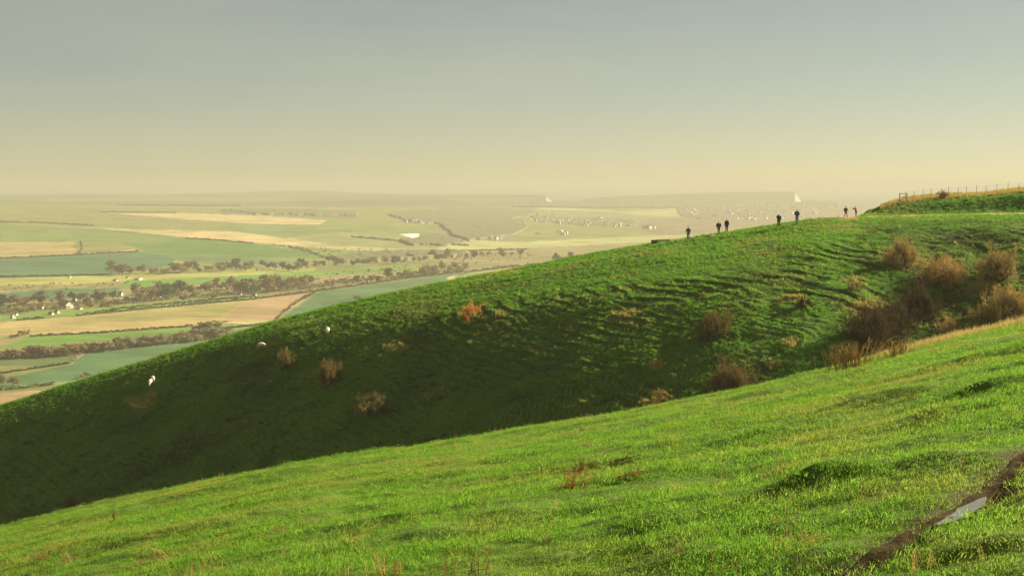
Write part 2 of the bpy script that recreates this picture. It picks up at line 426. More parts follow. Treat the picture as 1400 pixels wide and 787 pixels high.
# fields of the valley, as (colour, outline)
G1 = (.075, .150, .030); TEAL = (.055, .115, .055); BLUEG = (.065, .125, .05); BRIGHT = (.11, .20, .035); OLIVE = (.16, .170, .050); TAN = (.30, .235, .095); PINK = (.29, .20, .105)
PALE = (.33, .29, .13); MARSH = (.20, .17, .075); WOOD = (.12, .10, .055); STRAWF = (.42, .32, .15)
FIELDS = [
 (OLIVE, [(-400, 640), (1800, 640), (1800, 255), (-400, 255)]),
 (MARSH, [(-400, 400), (300, 380), (700, 352), (1000, 335), (1000, 352), (660, 372), (440, 400), (-400, 430)]),
 ((.18, .19, .07), [(-400, 300), (0, 296), (300, 300), (600, 320), (600, 352), (300, 372), (-400, 380)]),
 (OLIVE, [(-400, 282), (350, 300), (350, 316), (127, 310), (-400, 303)]),
 (STRAWF, [(137, 290), (250, 291), (350, 294), (447, 301), (437, 307), (350, 306), (230, 298)]),
 ((.10, .12, .06), [(300, 286), (488, 290), (488, 298), (300, 293)]),
 ((.10, .12, .06), [(130, 288), (230, 290), (300, 291), (137, 291)]),
 (G1, [(-400, 308), (0, 308), (173, 316), (254, 326), (350, 333), (420, 345), (560, 345), (560, 355), (350, 352), (241, 352), (190, 342), (163, 331), (0, 330), (-400, 330)]),
 ((.12, .17, .045), [(0, 309), (170, 318), (250, 328), (200, 336), (160, 330), (60, 328), (0, 331)]),
 (STRAWF, [(127, 311), (210, 314), (350, 317), (452, 336), (420, 338), (350, 331), (254, 324)]),
 (PALE, [(350, 316), (452, 335), (554, 341), (700, 345), (700, 347), (554, 344), (440, 340), (350, 320)]),
 ((.14, .19, .05), [(440, 340), (560, 346), (540, 355), (420, 350)]),
 ((.13, .17, .05), [(300, 306), (437, 308), (530, 309), (640, 312), (640, 318), (545, 319), (480, 316), (389, 325), (300, 314)]),
 (TAN, [(-400, 332), (100, 330), (170, 334), (193, 343), (0, 353), (-400, 360)]),
 (OLIVE, [(104, 330), (165, 331), (190, 340), (110, 346), (100, 338)]),
 (TEAL, [(-400, 358), (0, 354), (193, 344), (243, 352), (229, 364), (152, 375), (0, 380), (-400, 384)]),
 ((.10, .15, .06), [(215, 346), (350, 352), (400, 358), (300, 362), (245, 356)]),
 ((.26, .26, .075), [(-400, 384), (0, 380), (152, 376), (300, 372), (345, 368), (430, 366), (430, 370), (300, 380), (100, 388), (0, 390), (-400, 392)]),
 (BRIGHT, [(170, 384), (300, 378), (420, 371), (600, 362), (600, 366), (420, 378), (230, 392), (165, 394)]),
 (TEAL, [(-400, 402), (0, 400), (80, 395), (163, 394), (163, 405), (0, 410), (-400, 416)]),
 ((.13, .20, .045), [(-400, 450), (0, 438), (104, 431), (193, 421), (193, 416), (60, 424), (0, 430), (-400, 440)]),
 ((.13, .20, .055), [(193, 421), (350, 407), (350, 403), (193, 416)]),
 (TAN, [(-400, 458), (0, 457), (40, 458), (142, 454), (264, 445), (300, 443), (345, 409), (200, 424), (105, 432), (0, 441), (-400, 446)]),
 ((.24, .21, .075), [(120, 434), (200, 425), (340, 411), (300, 432), (180, 440)]),
 (PINK, [(300, 443), (377, 437), (433, 398), (345, 409), (318, 425)]),
 (BLUEG, [(380, 438), (437, 398), (585, 378), (650, 371), (640, 400), (500, 430)]),
 ((.055, .095, .05), [(440, 415), (480, 406), (560, 400), (520, 412), (470, 422)]),  # darker green: shadow beside the lone trees, painted into the field colour
 ((.17, .23, .07), [(622, 380), (640, 373), (704, 366), (760, 360), (800, 362), (700, 385), (625, 385)]),
 (PALE, [(612, 378), (626, 376), (620, 381), (640, 385), (630, 387), (612, 383)]),
 ((.12, .18, .055), [(290, 446), (378, 437), (430, 436), (310, 452)]),
 (PALE, [(310, 440), (345, 437), (372, 437), (345, 443), (330, 443)]),
 ((.05, .09, .045), [(300, 455), (410, 440), (410, 460), (300, 470)]),
 (BRIGHT, [(-400, 480), (0, 476), (30, 463), (45, 459), (142, 456), (264, 447), (300, 450), (240, 458), (150, 463), (60, 472)]),
 ((.07, .14, .045), [(160, 462), (300, 448), (320, 450), (310, 462), (160, 476)]),
 (MARSH, [(-400, 466), (0, 466), (40, 460), (20, 468), (0, 474), (-400, 480)]),
 ((.085, .12, .04), [(-400, 500), (0, 491), (100, 486), (115, 480), (94, 497), (0, 511), (-400, 520)]),
 ((.17, .15, .06), [(-400, 505), (0, 500), (50, 500), (60, 503), (0, 511), (-400, 516)]),
 ((.27, .20, .09), [(94, 498), (113, 480), (118, 482), (106, 496)]),
 (BLUEG, [(-400, 530), (0, 518), (96, 498), (118, 482), (320, 462), (330, 490), (160, 530), (80, 530), (0, 530)]),
 ((.13, .15, .05), [(-400, 536), (0, 528), (100, 520), (160, 512), (130, 530), (0, 535)]),
 (PINK, [(-400, 700), (-400, 540), (0, 537), (74, 531), (200, 520), (200, 700)]),
 ((.155, .14, .075), [(530, 290), (600, 286), (720, 286), (720, 300), (700, 328), (620, 332), (560, 322), (600, 312), (640, 304), (560, 306)]),
 (STRAWF, [(735, 283), (800, 286), (860, 290), (860, 291), (735, 286)]),
 ((.15, .19, .09), [(735, 286), (850, 290), (950, 297), (900, 302), (800, 295), (735, 290)]),
 ((.30, .30, .10), [(840, 290), (930, 284), (950, 284), (950, 296), (900, 296)]),
 ((.30, .30, .12), [(600, 328), (720, 330), (900, 322), (980, 320), (900, 336), (700, 348), (600, 344)]),
 (MARSH, [(600, 345), (800, 335), (900, 330), (900, 338), (750, 352), (600, 362)]),
 ((.16, .13, .07), [(880, 300), (1180, 282), (1180, 310), (900, 322), (870, 312)]),
 ((.26, .18, .12), [(1400, 290), (1100, 300), (880, 330), (1400, 330)]),
 ((.22, .20, .08), [(105, 281), (350, 282), (480, 284), (480, 286), (350, 284), (105, 283)]),
 ((.11, .125, .07), [(-400, 262), (800, 262), (1100, 258), (1100, 282), (960, 282), (860, 282), (700, 283), (480, 283), (100, 280), (-400, 276)]),
 ((.17, .18, .09), [(60, 272), (220, 270), (420, 272), (400, 275), (200, 275), (60, 276)]),
 ((.08, .09, .05), [(360, 276), (520, 274), (640, 275), (600, 278), (420, 279)]),
 ((.16, .17, .09), [(600, 272), (720, 271), (740, 274), (640, 275)]),
 ((.80, .78, .68), [(545, 319.5), (574, 319.5), (574, 328), (566, 326)]),
 ((.85, .82, .70), [(1087.5, 261), (1089.5, 262), (1095, 276), (1087, 276.5)]),
 ((.80, .76, .65), [(746, 268), (752, 268), (756, 275.5), (748, 275)]),
]
def inpoly(px, py, poly):
    p = np.array(poly, float); r = np.zeros(len(px), bool); j = len(p) - 1
    for i in range(len(p)):
        xi, yi = p[i]; xj, yj = p[j]
        if yi != yj:
            c = ((yi > py) != (yj > py)) & (px < (xj - xi) * (py - yi) / (yj - yi) + xi); r ^= c
        j = i
    return r
def build_valley():
    cols = np.concatenate([np.arange(-560, -40, 12.0), np.arange(-40, 1440, 2.0), np.arange(1440, 1960, 12.0)])
    nr = 330
    top = np.interp(cols, _tx, _ty)
    k = np.linspace(0, 1, nr) ** 1.0
    # rows: dense towards the horizon
    bot = 640.0
    w = np.linspace(0, 1, nr) ** 1.35
    PYg = top[None, :] + (bot - top)[None, :] * w[:, None]
    PX = np.repeat(cols[None, :], nr, 0)
    px, py = PX.ravel(), PYg.ravel()
    u, v = uv(px, py); d = D(px, py)
    Y = d.reshape(PX.shape); Xw = (u * d).reshape(PX.shape); Zw = (v * d).reshape(PX.shape)
    # the land behind the skyline falls to the sea
    backs = []
    for (dd, zz) in ((60, .75), (250, .35), (900, .1), (1600, 0)):
        yb = Y[0] + dd; zb = -131 + (Zw[0] + 131) * zz; backs.append(np.stack([Xw[0] * yb / Y[0], yb, zb], -1))
    P = np.concatenate([np.stack(backs[::-1]), np.stack([Xw, Y, Zw], -1)], 0)
    me = mesh_np('valley', P.reshape(-1, 3), grid_faces(nr + 4, len(cols))[:, ::-1])
    col = np.zeros((len(px), 3)); col[:] = OLIVE; wv = fbm(px / 2.2 + py * 3.1, py * 0 + 3, 2)
    jx = 1.6 * fbm(px / 14, py / 5, 2); jy = .6 * fbm(px / 10 + 7, py / 6, 2)
    for c, poly in FIELDS:
        sharp = c[0] > .7
        m = inpoly(px + (0 if sharp else jx), py + (0 if sharp else jy), poly); col[m] = c
    back = np.repeat(col.reshape(nr, -1, 3)[:1], 4, 0).reshape(-1, 3)
    col = np.where((col.max(1) < .7)[:, None], col * (1.18 + .10 * wv[:, None]), col)
    back = np.repeat(col.reshape(nr, -1, 3)[:1], 4, 0).reshape(-1, 3)
    add_col(me, 'field', np.concatenate([back, col]))
    tag(link('valley', me, m_val), kind='structure')
build_valley()
mb = MB(); mb.add([(-30000, 5600, -128), (30000, 5600, -128), (30000, 44000, -128), (-30000, 44000, -128)], [(0, 1, 2, 3)])
tag(mb.build('sea', m_sea), kind='structure')
# land under everything near, so no edge shows from the side
mb = MB(); mb.add([(-9000, -400, -133), (9000, -400, -133), (9000, 5900, -133), (-9000, 5900, -133)], [(0, 1, 2, 3)])
tag(mb.build('plain', m_val), kind='structure')
add_col(bpy.data.objects['plain'].data, 'field', np.array([OLIVE] * 4))

# ------------------------------------------------------------------ muddy path and puddle
def resample(P, step):
    P = np.asarray(P); d = np.r_[0, np.cumsum(np.hypot(*np.diff(P, axis=0).T))]
    s = np.arange(0, d[-1], step)
    q = np.stack([np.interp(s, d, P[:, 0]), np.interp(s, d, P[:, 1])], 1)
    k = np.ones(9) / 9
    for i in (0, 1): q[:, i] = np.convolve(np.pad(q[:, i], 4, mode='edge'), k, 'valid')
    return q, s
q, sarc = resample(PATH, .06)
dq = np.gradient(q, axis=0); nq = np.stack([-dq[:, 1], dq[:, 0]], 1); nq /= np.linalg.norm(nq, axis=1)[:, None]
def strip(idx, wl, wr, lift, nacross, zfun=None):
    a = np.linspace(0, 1, nacross)
    off = -wl[:, None] * (1 - a) + wr[:, None] * a
    X = q[idx, 0][:, None] + nq[idx, 0][:, None] * off; Y = q[idx, 1][:, None] + nq[idx, 1][:, None] * off
    Z = F(X.ravel(), Y.ravel()).reshape(X.shape) + lift
    if zfun is not None: Z = zfun(X, Y, Z)
    return X, Y, Z
idx = np.arange(len(q)); hw = .13 + .03 * fbm(sarc / .4, sarc * 0 + 3, 3)
X, Y, Z = strip(idx, hw, .12 + .03 * fbm(sarc / .4, sarc * 0 + 30, 3), .016, 12)
Z = Z + .012 * fbm(X / .07, Y / .07, 3)
tag(link('path', mesh_np('path', np.stack([X, Y, Z], -1).reshape(-1, 3), grid_faces(len(q), 12)), m_mud), kind='structure')
pa = np.array(F_hit0(1283, 703)); pb = np.array(F_hit0(1350, 665))
ia = int(np.argmin(np.hypot(*(q - pa).T))); ib = int(np.argmin(np.hypot(*(q - pb).T))); ia, ib = min(ia, ib), max(ia, ib)
idx = np.arange(ia, ib + 1); k = np.sin(np.linspace(0.02, math.pi - .02, len(idx))) ** .5
sa = sarc[idx]
pw = k * (.065 + .03 * fbm(sa / .22, sa * 0 + 8, 3)); pw2 = k * (.06 + .03 * fbm(sa / .2, sa * 0 + 50, 3))
def flat(X, Y, Z):
    m = Z.mean(1); i_ = np.arange(len(m)); m = np.polyval(np.polyfit(i_, m, 2), i_)
    return np.repeat(m[:, None] + .008, X.shape[1], 1)
X, Y, Z = strip(idx, pw, pw2, .02, 8, flat)
tag(link('puddle', mesh_np('puddle', np.stack([X, Y, Z], -1).reshape(-1, 3), grid_faces(len(idx), 8)), m_pud), kind='structure')

# ------------------------------------------------------------------ scattered grass (stuff, instanced through geometry nodes)
def tuft_mesh(name, n, rad, h0, h1, w, mat, lean=.5, seed=0):
    r = np.random.default_rng(seed); V = []; Q = []; tip = []
    for i in range(n):
        a = r.random() * 6.283; rr = rad * math.sqrt(r.random()); bx, by = rr * math.cos(a), rr * math.sin(a)
        la = r.random() * 6.283; le = lean * r.random(); h = h0 + (h1 - h0) * r.random(); fa = r.random() * 6.283
        ww = w * (.6 + .8 * r.random()); b = len(V)
        for k, (t, wk) in enumerate(((0, 1), (.45, .8), (.8, .45), (1, .05))):
            off = le * h * t * t; cx = bx + off * math.cos(la); cy = by + off * math.sin(la); z = h * t * (1 - .25 * le * t) - .01
            dx, dy = math.cos(fa) * ww * wk / 2, math.sin(fa) * ww * wk / 2
            V += [(cx - dx, cy - dy, z), (cx + dx, cy + dy, z)]; tip += [t * t, t * t]
        for k in range(3): Q.append((b + 2 * k, b + 2 * k + 1, b + 2 * k + 3, b + 2 * k + 2))
    me = mesh_np(name, np.array(V), np.array(Q), smooth=True); add_f(me, 'tip', np.array(tip)); me.materials.append(mat)
    return bpy.data.objects.new(name, me)      # never linked to the scene: only a source for the scatter
def scatter(name, pts, scale, variants, label, tilt=.25, brown=None):
    n = len(pts)
    me = bpy.data.meshes.new(name); me.vertices.add(n); me.vertices.foreach_set('co', np.asarray(pts, np.float32).ravel())
    a = me.attributes.new('rot', 'FLOAT_VECTOR', 'POINT')
    rot = np.stack([rng.normal(0, tilt, n), rng.normal(0, tilt, n), rng.random(n) * 6.283], 1).astype(np.float32)
    a.data.foreach_set('vector', rot.ravel())
    a = me.attributes.new('scl', 'FLOAT', 'POINT'); a.data.foreach_set('value', np.asarray(scale, np.float32))
    a = me.attributes.new('var', 'INT', 'POINT'); a.data.foreach_set('value', rng.integers(0, len(variants), n).astype(np.int32))
    a = me.attributes.new('brown', 'FLOAT', 'POINT'); a.data.foreach_set('value', (np.zeros(n) if brown is None else np.asarray(brown)).astype(np.float32))
    o = link(name, me)
    ng = bpy.data.node_groups.new(name, 'GeometryNodeTree')
    ng.interface.new_socket('Geometry', in_out='INPUT', socket_type='NodeSocketGeometry'); ng.interface.new_socket('Geometry', in_out='OUTPUT', socket_type='NodeSocketGeometry')
    gi = ng.nodes.new('NodeGroupInput'); go = ng.nodes.new('NodeGroupOutput')
    iop = ng.nodes.new('GeometryNodeInstanceOnPoints'); g2i = ng.nodes.new('GeometryNodeGeometryToInstance')
    for v in variants[::-1]:
        oi = ng.nodes.new('GeometryNodeObjectInfo'); oi.inputs[0].default_value = v; oi.transform_space = 'ORIGINAL'; oi.inputs['As Instance'].default_value = True
        ng.links.new(oi.outputs['Geometry'], g2i.inputs[0])
    def named(nm, ty):
        x = ng.nodes.new('GeometryNodeInputNamedAttribute'); x.data_type = ty; x.inputs[0].default_value = nm
        return [s for s in x.outputs if s.enabled and s.name == 'Attribute'][0]
    ng.links.new(gi.outputs[0], iop.inputs['Points']); ng.links.new(g2i.outputs[0], iop.inputs['Instance'])
    iop.inputs['Pick Instance'].default_value = True
    ng.links.new(named('var', 'INT'), iop.inputs['Instance Index']); ng.links.new(named('scl', 'FLOAT'), iop.inputs['Scale'])
    ng.links.new(named('rot', 'FLOAT_VECTOR'), iop.inputs['Rotation'])
    ng.links.new(iop.outputs[0], go.inputs[0])
    md = o.modifiers.new('scatter', 'NODES'); md.node_group = ng
    return tag(o, label, 'grass', None, 'stuff')

tv = [tuft_mesh('tuft', 34, .13, .012, .036 + .008 * i, .0048, m_blade, 1.2, i) for i in range(4)]
def fg_points(dens):
    P = []
    for (y0, y1, dn) in dens:
        area = .5 * (y1 ** 2 - y0 ** 2) * 0.96
        n = int(area * dn); y = np.sqrt(rng.random(n) * (y1 ** 2 - y0 ** 2) + y0 ** 2); x = (rng.random(n) * .96 - .48) * y
        P.append(np.stack([x, y], 1))
    return np.concatenate(P)
P = fg_points([(4, 14, 200), (14, 28, 120), (28, 45, 55), (45, 66, 30)])
dp = dist_path(P[:, 0], P[:, 1]); P = P[dp > .185 + .06 * fbm(P[:, 0] / .3, P[:, 1] / .3, 2)]
z = F(P[:, 0], P[:, 1])
sc = (.75 + .5 * rng.random(len(P))) * (1 + .9 * fbm(P[:, 0] / .9 + 3, P[:, 1] / .6, 3)) * (1 + np.clip(P[:, 1] - 25, 0, 40) / 60)
scatter('grass', np.c_[P, z], np.clip(sc, .45, 1.4), tv, 'short green pasture grass covering the sunlit foreground slope')
# dry stalks between the blades
dv = [tuft_mesh('stalks', 7, .10, .10, .26, .005, m_dry, .6, 20 + i) for i in range(3)]
P = fg_points([(5, 20, 4.0), (20, 40, 2.2), (40, 62, 1.6)])
f = fbm(P[:, 0] / 2.2 + 11, P[:, 1] / 1.6 + 4, 3); P = P[(f > .12) | (rng.random(len(P)) < .08)]
P = P[dist_path(P[:, 0], P[:, 1]) > .15]
scatter('dry_grass', np.c_[P, F(P[:, 0], P[:, 1])], .6 + .7 * rng.random(len(P)), dv, 'thin pale dry stalks scattered through the foreground pasture', .35)
# straw along the upper right rim of the foreground slope
n = 8200; pxs = 1090 + 640 * rng.random(n) ** .8
u_ = uv(pxs, 500)[0]; y_ = 49 + 9 * rng.random(n); x_ = u_ * y_
rv = [tuft_mesh('rim_straw', 9, .10, .12, .34, .010, m_straw, .7, 40 + i) for i in range(3)]
scatter('rim_grass', np.c_[x_, y_, F(x_, y_)], (.4 + .8 * rng.random(n)) * sstep((pxs - 1050) / 250), rv, 'tan dead grass fringing the upper right rim of the near slope', .35)

# far hillside tufts
hv = [tuft_mesh('hill_tuft', 14, .22, .05, .17 + .03 * i, .035, m_tuft, .9, 60 + i) for i in range(4)]
n = 118000
t_ = -52 + 68 * rng.random(n); u_ = -.42 + 1.04 * rng.random(n); y_ = RR + t_; x_ = u_ * y_
keep = (t_ < 1.0) | (u_ > .24) & ((t_ < -.2) | (t_ > 2.4) & (t_ < 6.8))
keep &= fbm(x_ / 3, y_ / 2, 3) + rng.random(n) * .9 > .1
x_, y_ = x_[keep], y_[keep]
pxx = px_of_u(x_ / y_); tt = y_ - RR
e = ~((np.hypot((pxx - 1150) / 26, (tt - 1) / 5) < 1)); x_, y_ = x_[e], y_[e]
ri, lip = R_terr(x_, y_, R_core(x_ / y_, y_ - RR)); fc = sstep((RR - y_ - 3 - R_band(x_ / y_) * (.55 - .45 * sstep((px_of_u(x_ / y_) - 1050) / 150))) / 9)
shade_dk = sstep((px_of_u(x_ / y_) - 1130) / 120) * sstep((RR - y_ - 2) / 8) * (.35 + .6 * fbm(x_ / 4 + 8, y_ / 2.5, 3))  # painted shade: darker tufts on the right-hand slope below the path
bro = np.clip(shade_dk + fc * .9 * sstep((vnoise(x_ / 1.7, y_ / .9) - .62) / .2) + .9 * ri * fc + .40 * sstep((fbm(x_ / 5 + 3, y_ / 4, 4) - .15) / .3) * fc, 0, 1)  # slope and riser shade put into the tuft colour, with random mottling
scatter('hillside_grass', np.c_[x_, y_, R(x_, y_)], (.6 + .8 * rng.random(len(x_))) * (1 - .8 * ri * fc + .45 * lip * fc), hv, 'green downland turf covering the shaded far slope', .3, bro)
sv = [tuft_mesh('straw_tuft', 16, .16, .15, .40, .03, m_straw, .8, 80 + i) for i in range(3)]
pts = []
for (a, b, w, h) in STRAW:
    for _ in range(int(w * h * .5) + 6):
        pts.append(RH(a + w * rng.normal() * .5, b + h * rng.normal() * .4))
n = 11000; u_ = .262 + .36 * rng.random(n); t_ = 6.9 + 6.2 * rng.random(n); y_ = RR + t_; x_ = u_ * y_
pts = np.concatenate([np.array(pts), np.c_[x_, y_, R(x_, y_)]])
n = 2600; u_ = -.38 + .76 * rng.random(n); t_ = -42 * rng.random(n); y_ = RR + t_; x_ = u_ * y_
k = fbm(x_ / 4 + 30, y_ / 3, 4) > .30; x_, y_ = x_[k], y_[k]
pts = np.concatenate([pts, np.c_[x_, y_, R(x_, y_)]]); nbig = len(pts)
n = 60000; u_ = -.40 + .80 * rng.random(n); t_ = -46 * rng.random(n); y_ = RR + t_; x_ = u_ * y_
ri, lip = R_terr(x_, y_, R_core(u_, t_)); k = (lip > .35) & (fbm(x_ / 6 + 3, y_ / 4, 3) > -.12) & (rng.random(n) < .55); x_, y_ = x_[k], y_[k]  # straw along terrace lips, added as light lines the shaded relief lacks
pts = np.concatenate([pts, np.c_[x_, y_, R(x_, y_)]])
scatter('straw_grass', pts, (.6 + .7 * rng.random(len(pts))) * np.where(np.arange(len(pts)) < nbig, 1, .5), sv, 'tan dead grass along the fence and in tufts on the far slope', .3)

# ------------------------------------------------------------------ bare bushes
def ribbon(V, Q, M, pts, w, mi):
    b = len(V); pts = [np.asarray(p) for p in pts]; n = len(pts)
    d = pts[-1] - pts[0]; s = np.cross(d, rng.normal(size=3)); s /= (np.linalg.norm(s) + 1e-9)
    for i, p in enumerate(pts):
        k = w * (1 - .75 * i / (n - 1)) / 2; V.append(p - s * k); V.append(p + s * k)
    for i in range(n - 1): Q.append((b + 2 * i, b + 2 * i + 1, b + 2 * i + 3, b + 2 * i + 2)); M.append(mi)
def bush_mesh(name, w, h, dens, mats, tw=.04):
    """many woody stems from one rootstock, forking four times: uneven outline, gaps, fine tips"""
    V, Q, M = [], [], []
    def grow(p, d, L, wd, lv, top):
        p1 = p + d * L * .5 + rng.normal(size=3) * .05 * L; p2 = p1 + (d + rng.normal(size=3) * .18) * L * .5
        ribbon(V, Q, M, [p, p1, p2], wd, 1 if lv >= 3 else 0)
        if lv == 0: return
        for k in range(rng.integers(2, 5) if lv > 2 else rng.integers(3, 6)):
            f = rng.random(); q0 = p1 + (p2 - p1) * f
            d2 = d + rng.normal(size=3) * (.55 if lv > 1 else .8); d2[2] += .03; d2 /= np.linalg.norm(d2)
            grow(q0, d2, L * (.55 + .35 * rng.random()), max(tw * .6, wd * .68), lv - 1, top)
    n0 = int(dens)
    for i in range(n0):
        a = rng.random() * 6.283; lean = (rng.random() ** .55) * 1.42
        ox, oy = rng.normal(0, .22, 2)
        d = np.array([math.sin(lean) * math.cos(a), math.sin(lean) * math.sin(a), math.cos(lean)])
        grow(np.array([ox, oy, -.05]), d, .36 * (.70 + .35 * rng.random()), tw * 2.2, 4, 1)
    V = np.array(V); r = np.percentile(np.abs(V[:, 0]), 93); zt = np.percentile(V[:, 2], 99.7)
    V[:, 0] *= 1; c = V.reshape(-1, 2, 3).mean(1, keepdims=True); off = (V.reshape(-1, 2, 3) - c) * 1.15
    c = c * np.array([w / 2 / r, w / 2 / r, h / zt]); V = (c + off).reshape(-1, 3)
    V[:, 2] = np.maximum(V[:, 2], -.4)
    me = mesh_np(name, V, np.array(Q), False, M)
    for m in mats: me.materials.append(m)
    return me
BUSHES = [  # px, py of the base, width px, height px, material, name, label
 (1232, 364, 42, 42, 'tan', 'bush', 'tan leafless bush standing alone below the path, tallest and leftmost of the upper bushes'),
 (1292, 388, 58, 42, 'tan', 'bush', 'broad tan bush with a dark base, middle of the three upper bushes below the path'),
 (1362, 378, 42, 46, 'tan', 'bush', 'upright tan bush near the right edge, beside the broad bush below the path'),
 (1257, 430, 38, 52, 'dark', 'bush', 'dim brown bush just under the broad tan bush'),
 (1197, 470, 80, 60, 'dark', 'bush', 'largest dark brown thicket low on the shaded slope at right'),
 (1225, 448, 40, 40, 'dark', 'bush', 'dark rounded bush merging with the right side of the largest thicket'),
 (1384, 434, 54, 44, 'tan', 'bush', 'wide tan bush at the right edge above the near slope'),
 (1352, 452, 44, 36, 'tan', 'bush', 'ragged tan bush against the rim of the near slope, left of the edge bush'),
 (1303, 464, 44, 34, 'tan', 'bush', 'low tan bush right on the rim, below the broad brown thicket'),
 (1396, 448, 46, 34, 'tan', 'bush', 'low tan bush cut by the right edge of the picture'),
 (645, 432, 26, 24, 'orange', 'bush', 'small orange bush alone near the sunlit crest'),
 (684, 435, 11, 11, 'tan', 'bush', 'tiny straw coloured bush just right of the orange bush'),
 (390, 505, 22, 32, 'olive', 'bush', 'narrow olive brown bush below the grazing sheep at left'),
 (453, 524, 28, 36, 'red', 'bush', 'reddish brown bush below the lone sheep seen end on'),
 (516, 562, 48, 26, 'olive', 'bush', 'low sprawling olive brown scrub in the middle of the shaded slope'),
 (975, 462, 42, 38, 'red', 'bush', 'rounded reddish brown bush in the centre right of the shaded slope'),
 (1004, 540, 52, 52, 'red', 'bush', 'dim reddish thicket rising behind the rim of the near slope'),
 (1096, 418, 22, 16, 'dark', 'bush', 'small dark clump with straw tips in the terraces above the dark thicket'),
 (1172, 396, 26, 14, 'tan', 'bush', 'flat tan clump left of the three upper bushes'),
 (1291, 266, 15, 12, 'russet', 'bush', 'small round russet bush growing in the fence line on the skyline'),
 (95, 690, 26, 14, 'red', 'bush', 'low red brown scrub in the darkest lower left of the shaded slope'),
 (906, 546, 26, 16, 'tan', 'bush', 'low straw tinted clump just above the rim in the centre right'),
]
m_oran = leafy('twig_orange', (.55, .27, .08), (.48, .25, .08), None, .35)
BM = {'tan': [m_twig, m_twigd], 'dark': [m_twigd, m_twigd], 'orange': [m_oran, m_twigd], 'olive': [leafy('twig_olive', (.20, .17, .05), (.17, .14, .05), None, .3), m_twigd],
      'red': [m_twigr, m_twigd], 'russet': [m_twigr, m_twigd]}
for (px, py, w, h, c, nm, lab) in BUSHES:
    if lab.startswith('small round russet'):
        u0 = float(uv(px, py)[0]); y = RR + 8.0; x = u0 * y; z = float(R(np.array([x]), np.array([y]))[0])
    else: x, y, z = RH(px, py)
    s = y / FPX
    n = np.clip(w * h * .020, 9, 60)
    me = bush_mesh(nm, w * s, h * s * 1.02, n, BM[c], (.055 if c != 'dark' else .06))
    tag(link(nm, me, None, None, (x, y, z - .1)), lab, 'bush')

# ------------------------------------------------------------------ dry plants on the near slope
def stalk_plant(px, py, spread, h, n, mat, lab, lean=.3, dirx=0., seed=0, wid=.012, name='dead_plant'):
    x, y, z = hit(px, py, F, 5, 62); s = y / FPX
    V, Q, M = [], [], []
    r = np.random.default_rng(seed)
    for i in range(n):
        bx, by = r.normal(0, spread * s * .35), r.normal(0, .05)
        zz = float(F(np.array([x + bx]), np.array([y + by]))[0]) - z
        L = (1.2 if py > 560 else .95) * h * s * (.55 + .5 * r.random()); a = r.normal(dirx, lean); b = r.normal(0, lean * .6)
        p0 = np.array([bx, by, zz - .03]); p1 = p0 + np.array([math.sin(a) * .5, math.sin(b) * .5, math.cos(a) * .5]) * L
        p2 = p0 + np.array([math.sin(a * 1.3), math.sin(b * 1.2), math.cos(a * 1.3)]) * L
        ribbon(V, Q, M, [p0, p1, p2], wid, 0); ribbon(V, Q, M, [p0, p1, p2], wid, 0)
        for k in range(3):
            t = .4 + .55 * r.random(); q0 = p0 + (p2 - p0) * t; q1 = q0 + np.array([r.normal(0, .3), r.normal(0, .3), .6]) * L * .22
            ribbon(V, Q, M, [q0, (q0 + q1) / 2 + .004, q1], wid * .6, 0)
    X0 = np.array(V)
    for k in range(5):
        xa, xb = X0[:, 0].min(), X0[:, 0].max(); ya = X0[:, 1].mean() + r.normal(0, .06); pp = []
        for f_ in (0, .5, 1):
            xx = xa + (xb - xa) * f_; pp.append(np.array([xx, ya, float(F(np.array([x + xx]), np.array([y + ya]))[0]) - z + .03 + .03 * r.random()]))
        ribbon(V, Q, M, pp, wid, 0)
    me = mesh_np(name, np.array(V), np.array(Q), False); me.materials.append(mat)
    tag(link(name, me, None, None, (x, y, z)), lab, 'dead plant')
m_st = leafy('dead_stem_pale', (.55, .38, .15), (.42, .27, .10), None, .15)
m_sb = leafy('dead_stem_brown', (.24, .12, .05), (.18, .09, .04), None, .15)
m_st2 = leafy('dead_stem_tan', (.40, .26, .10), (.30, .19, .075), None, .2)
m_so = leafy('dead_stem_orange', (.42, .22, .08), (.34, .19, .07), None, .2)
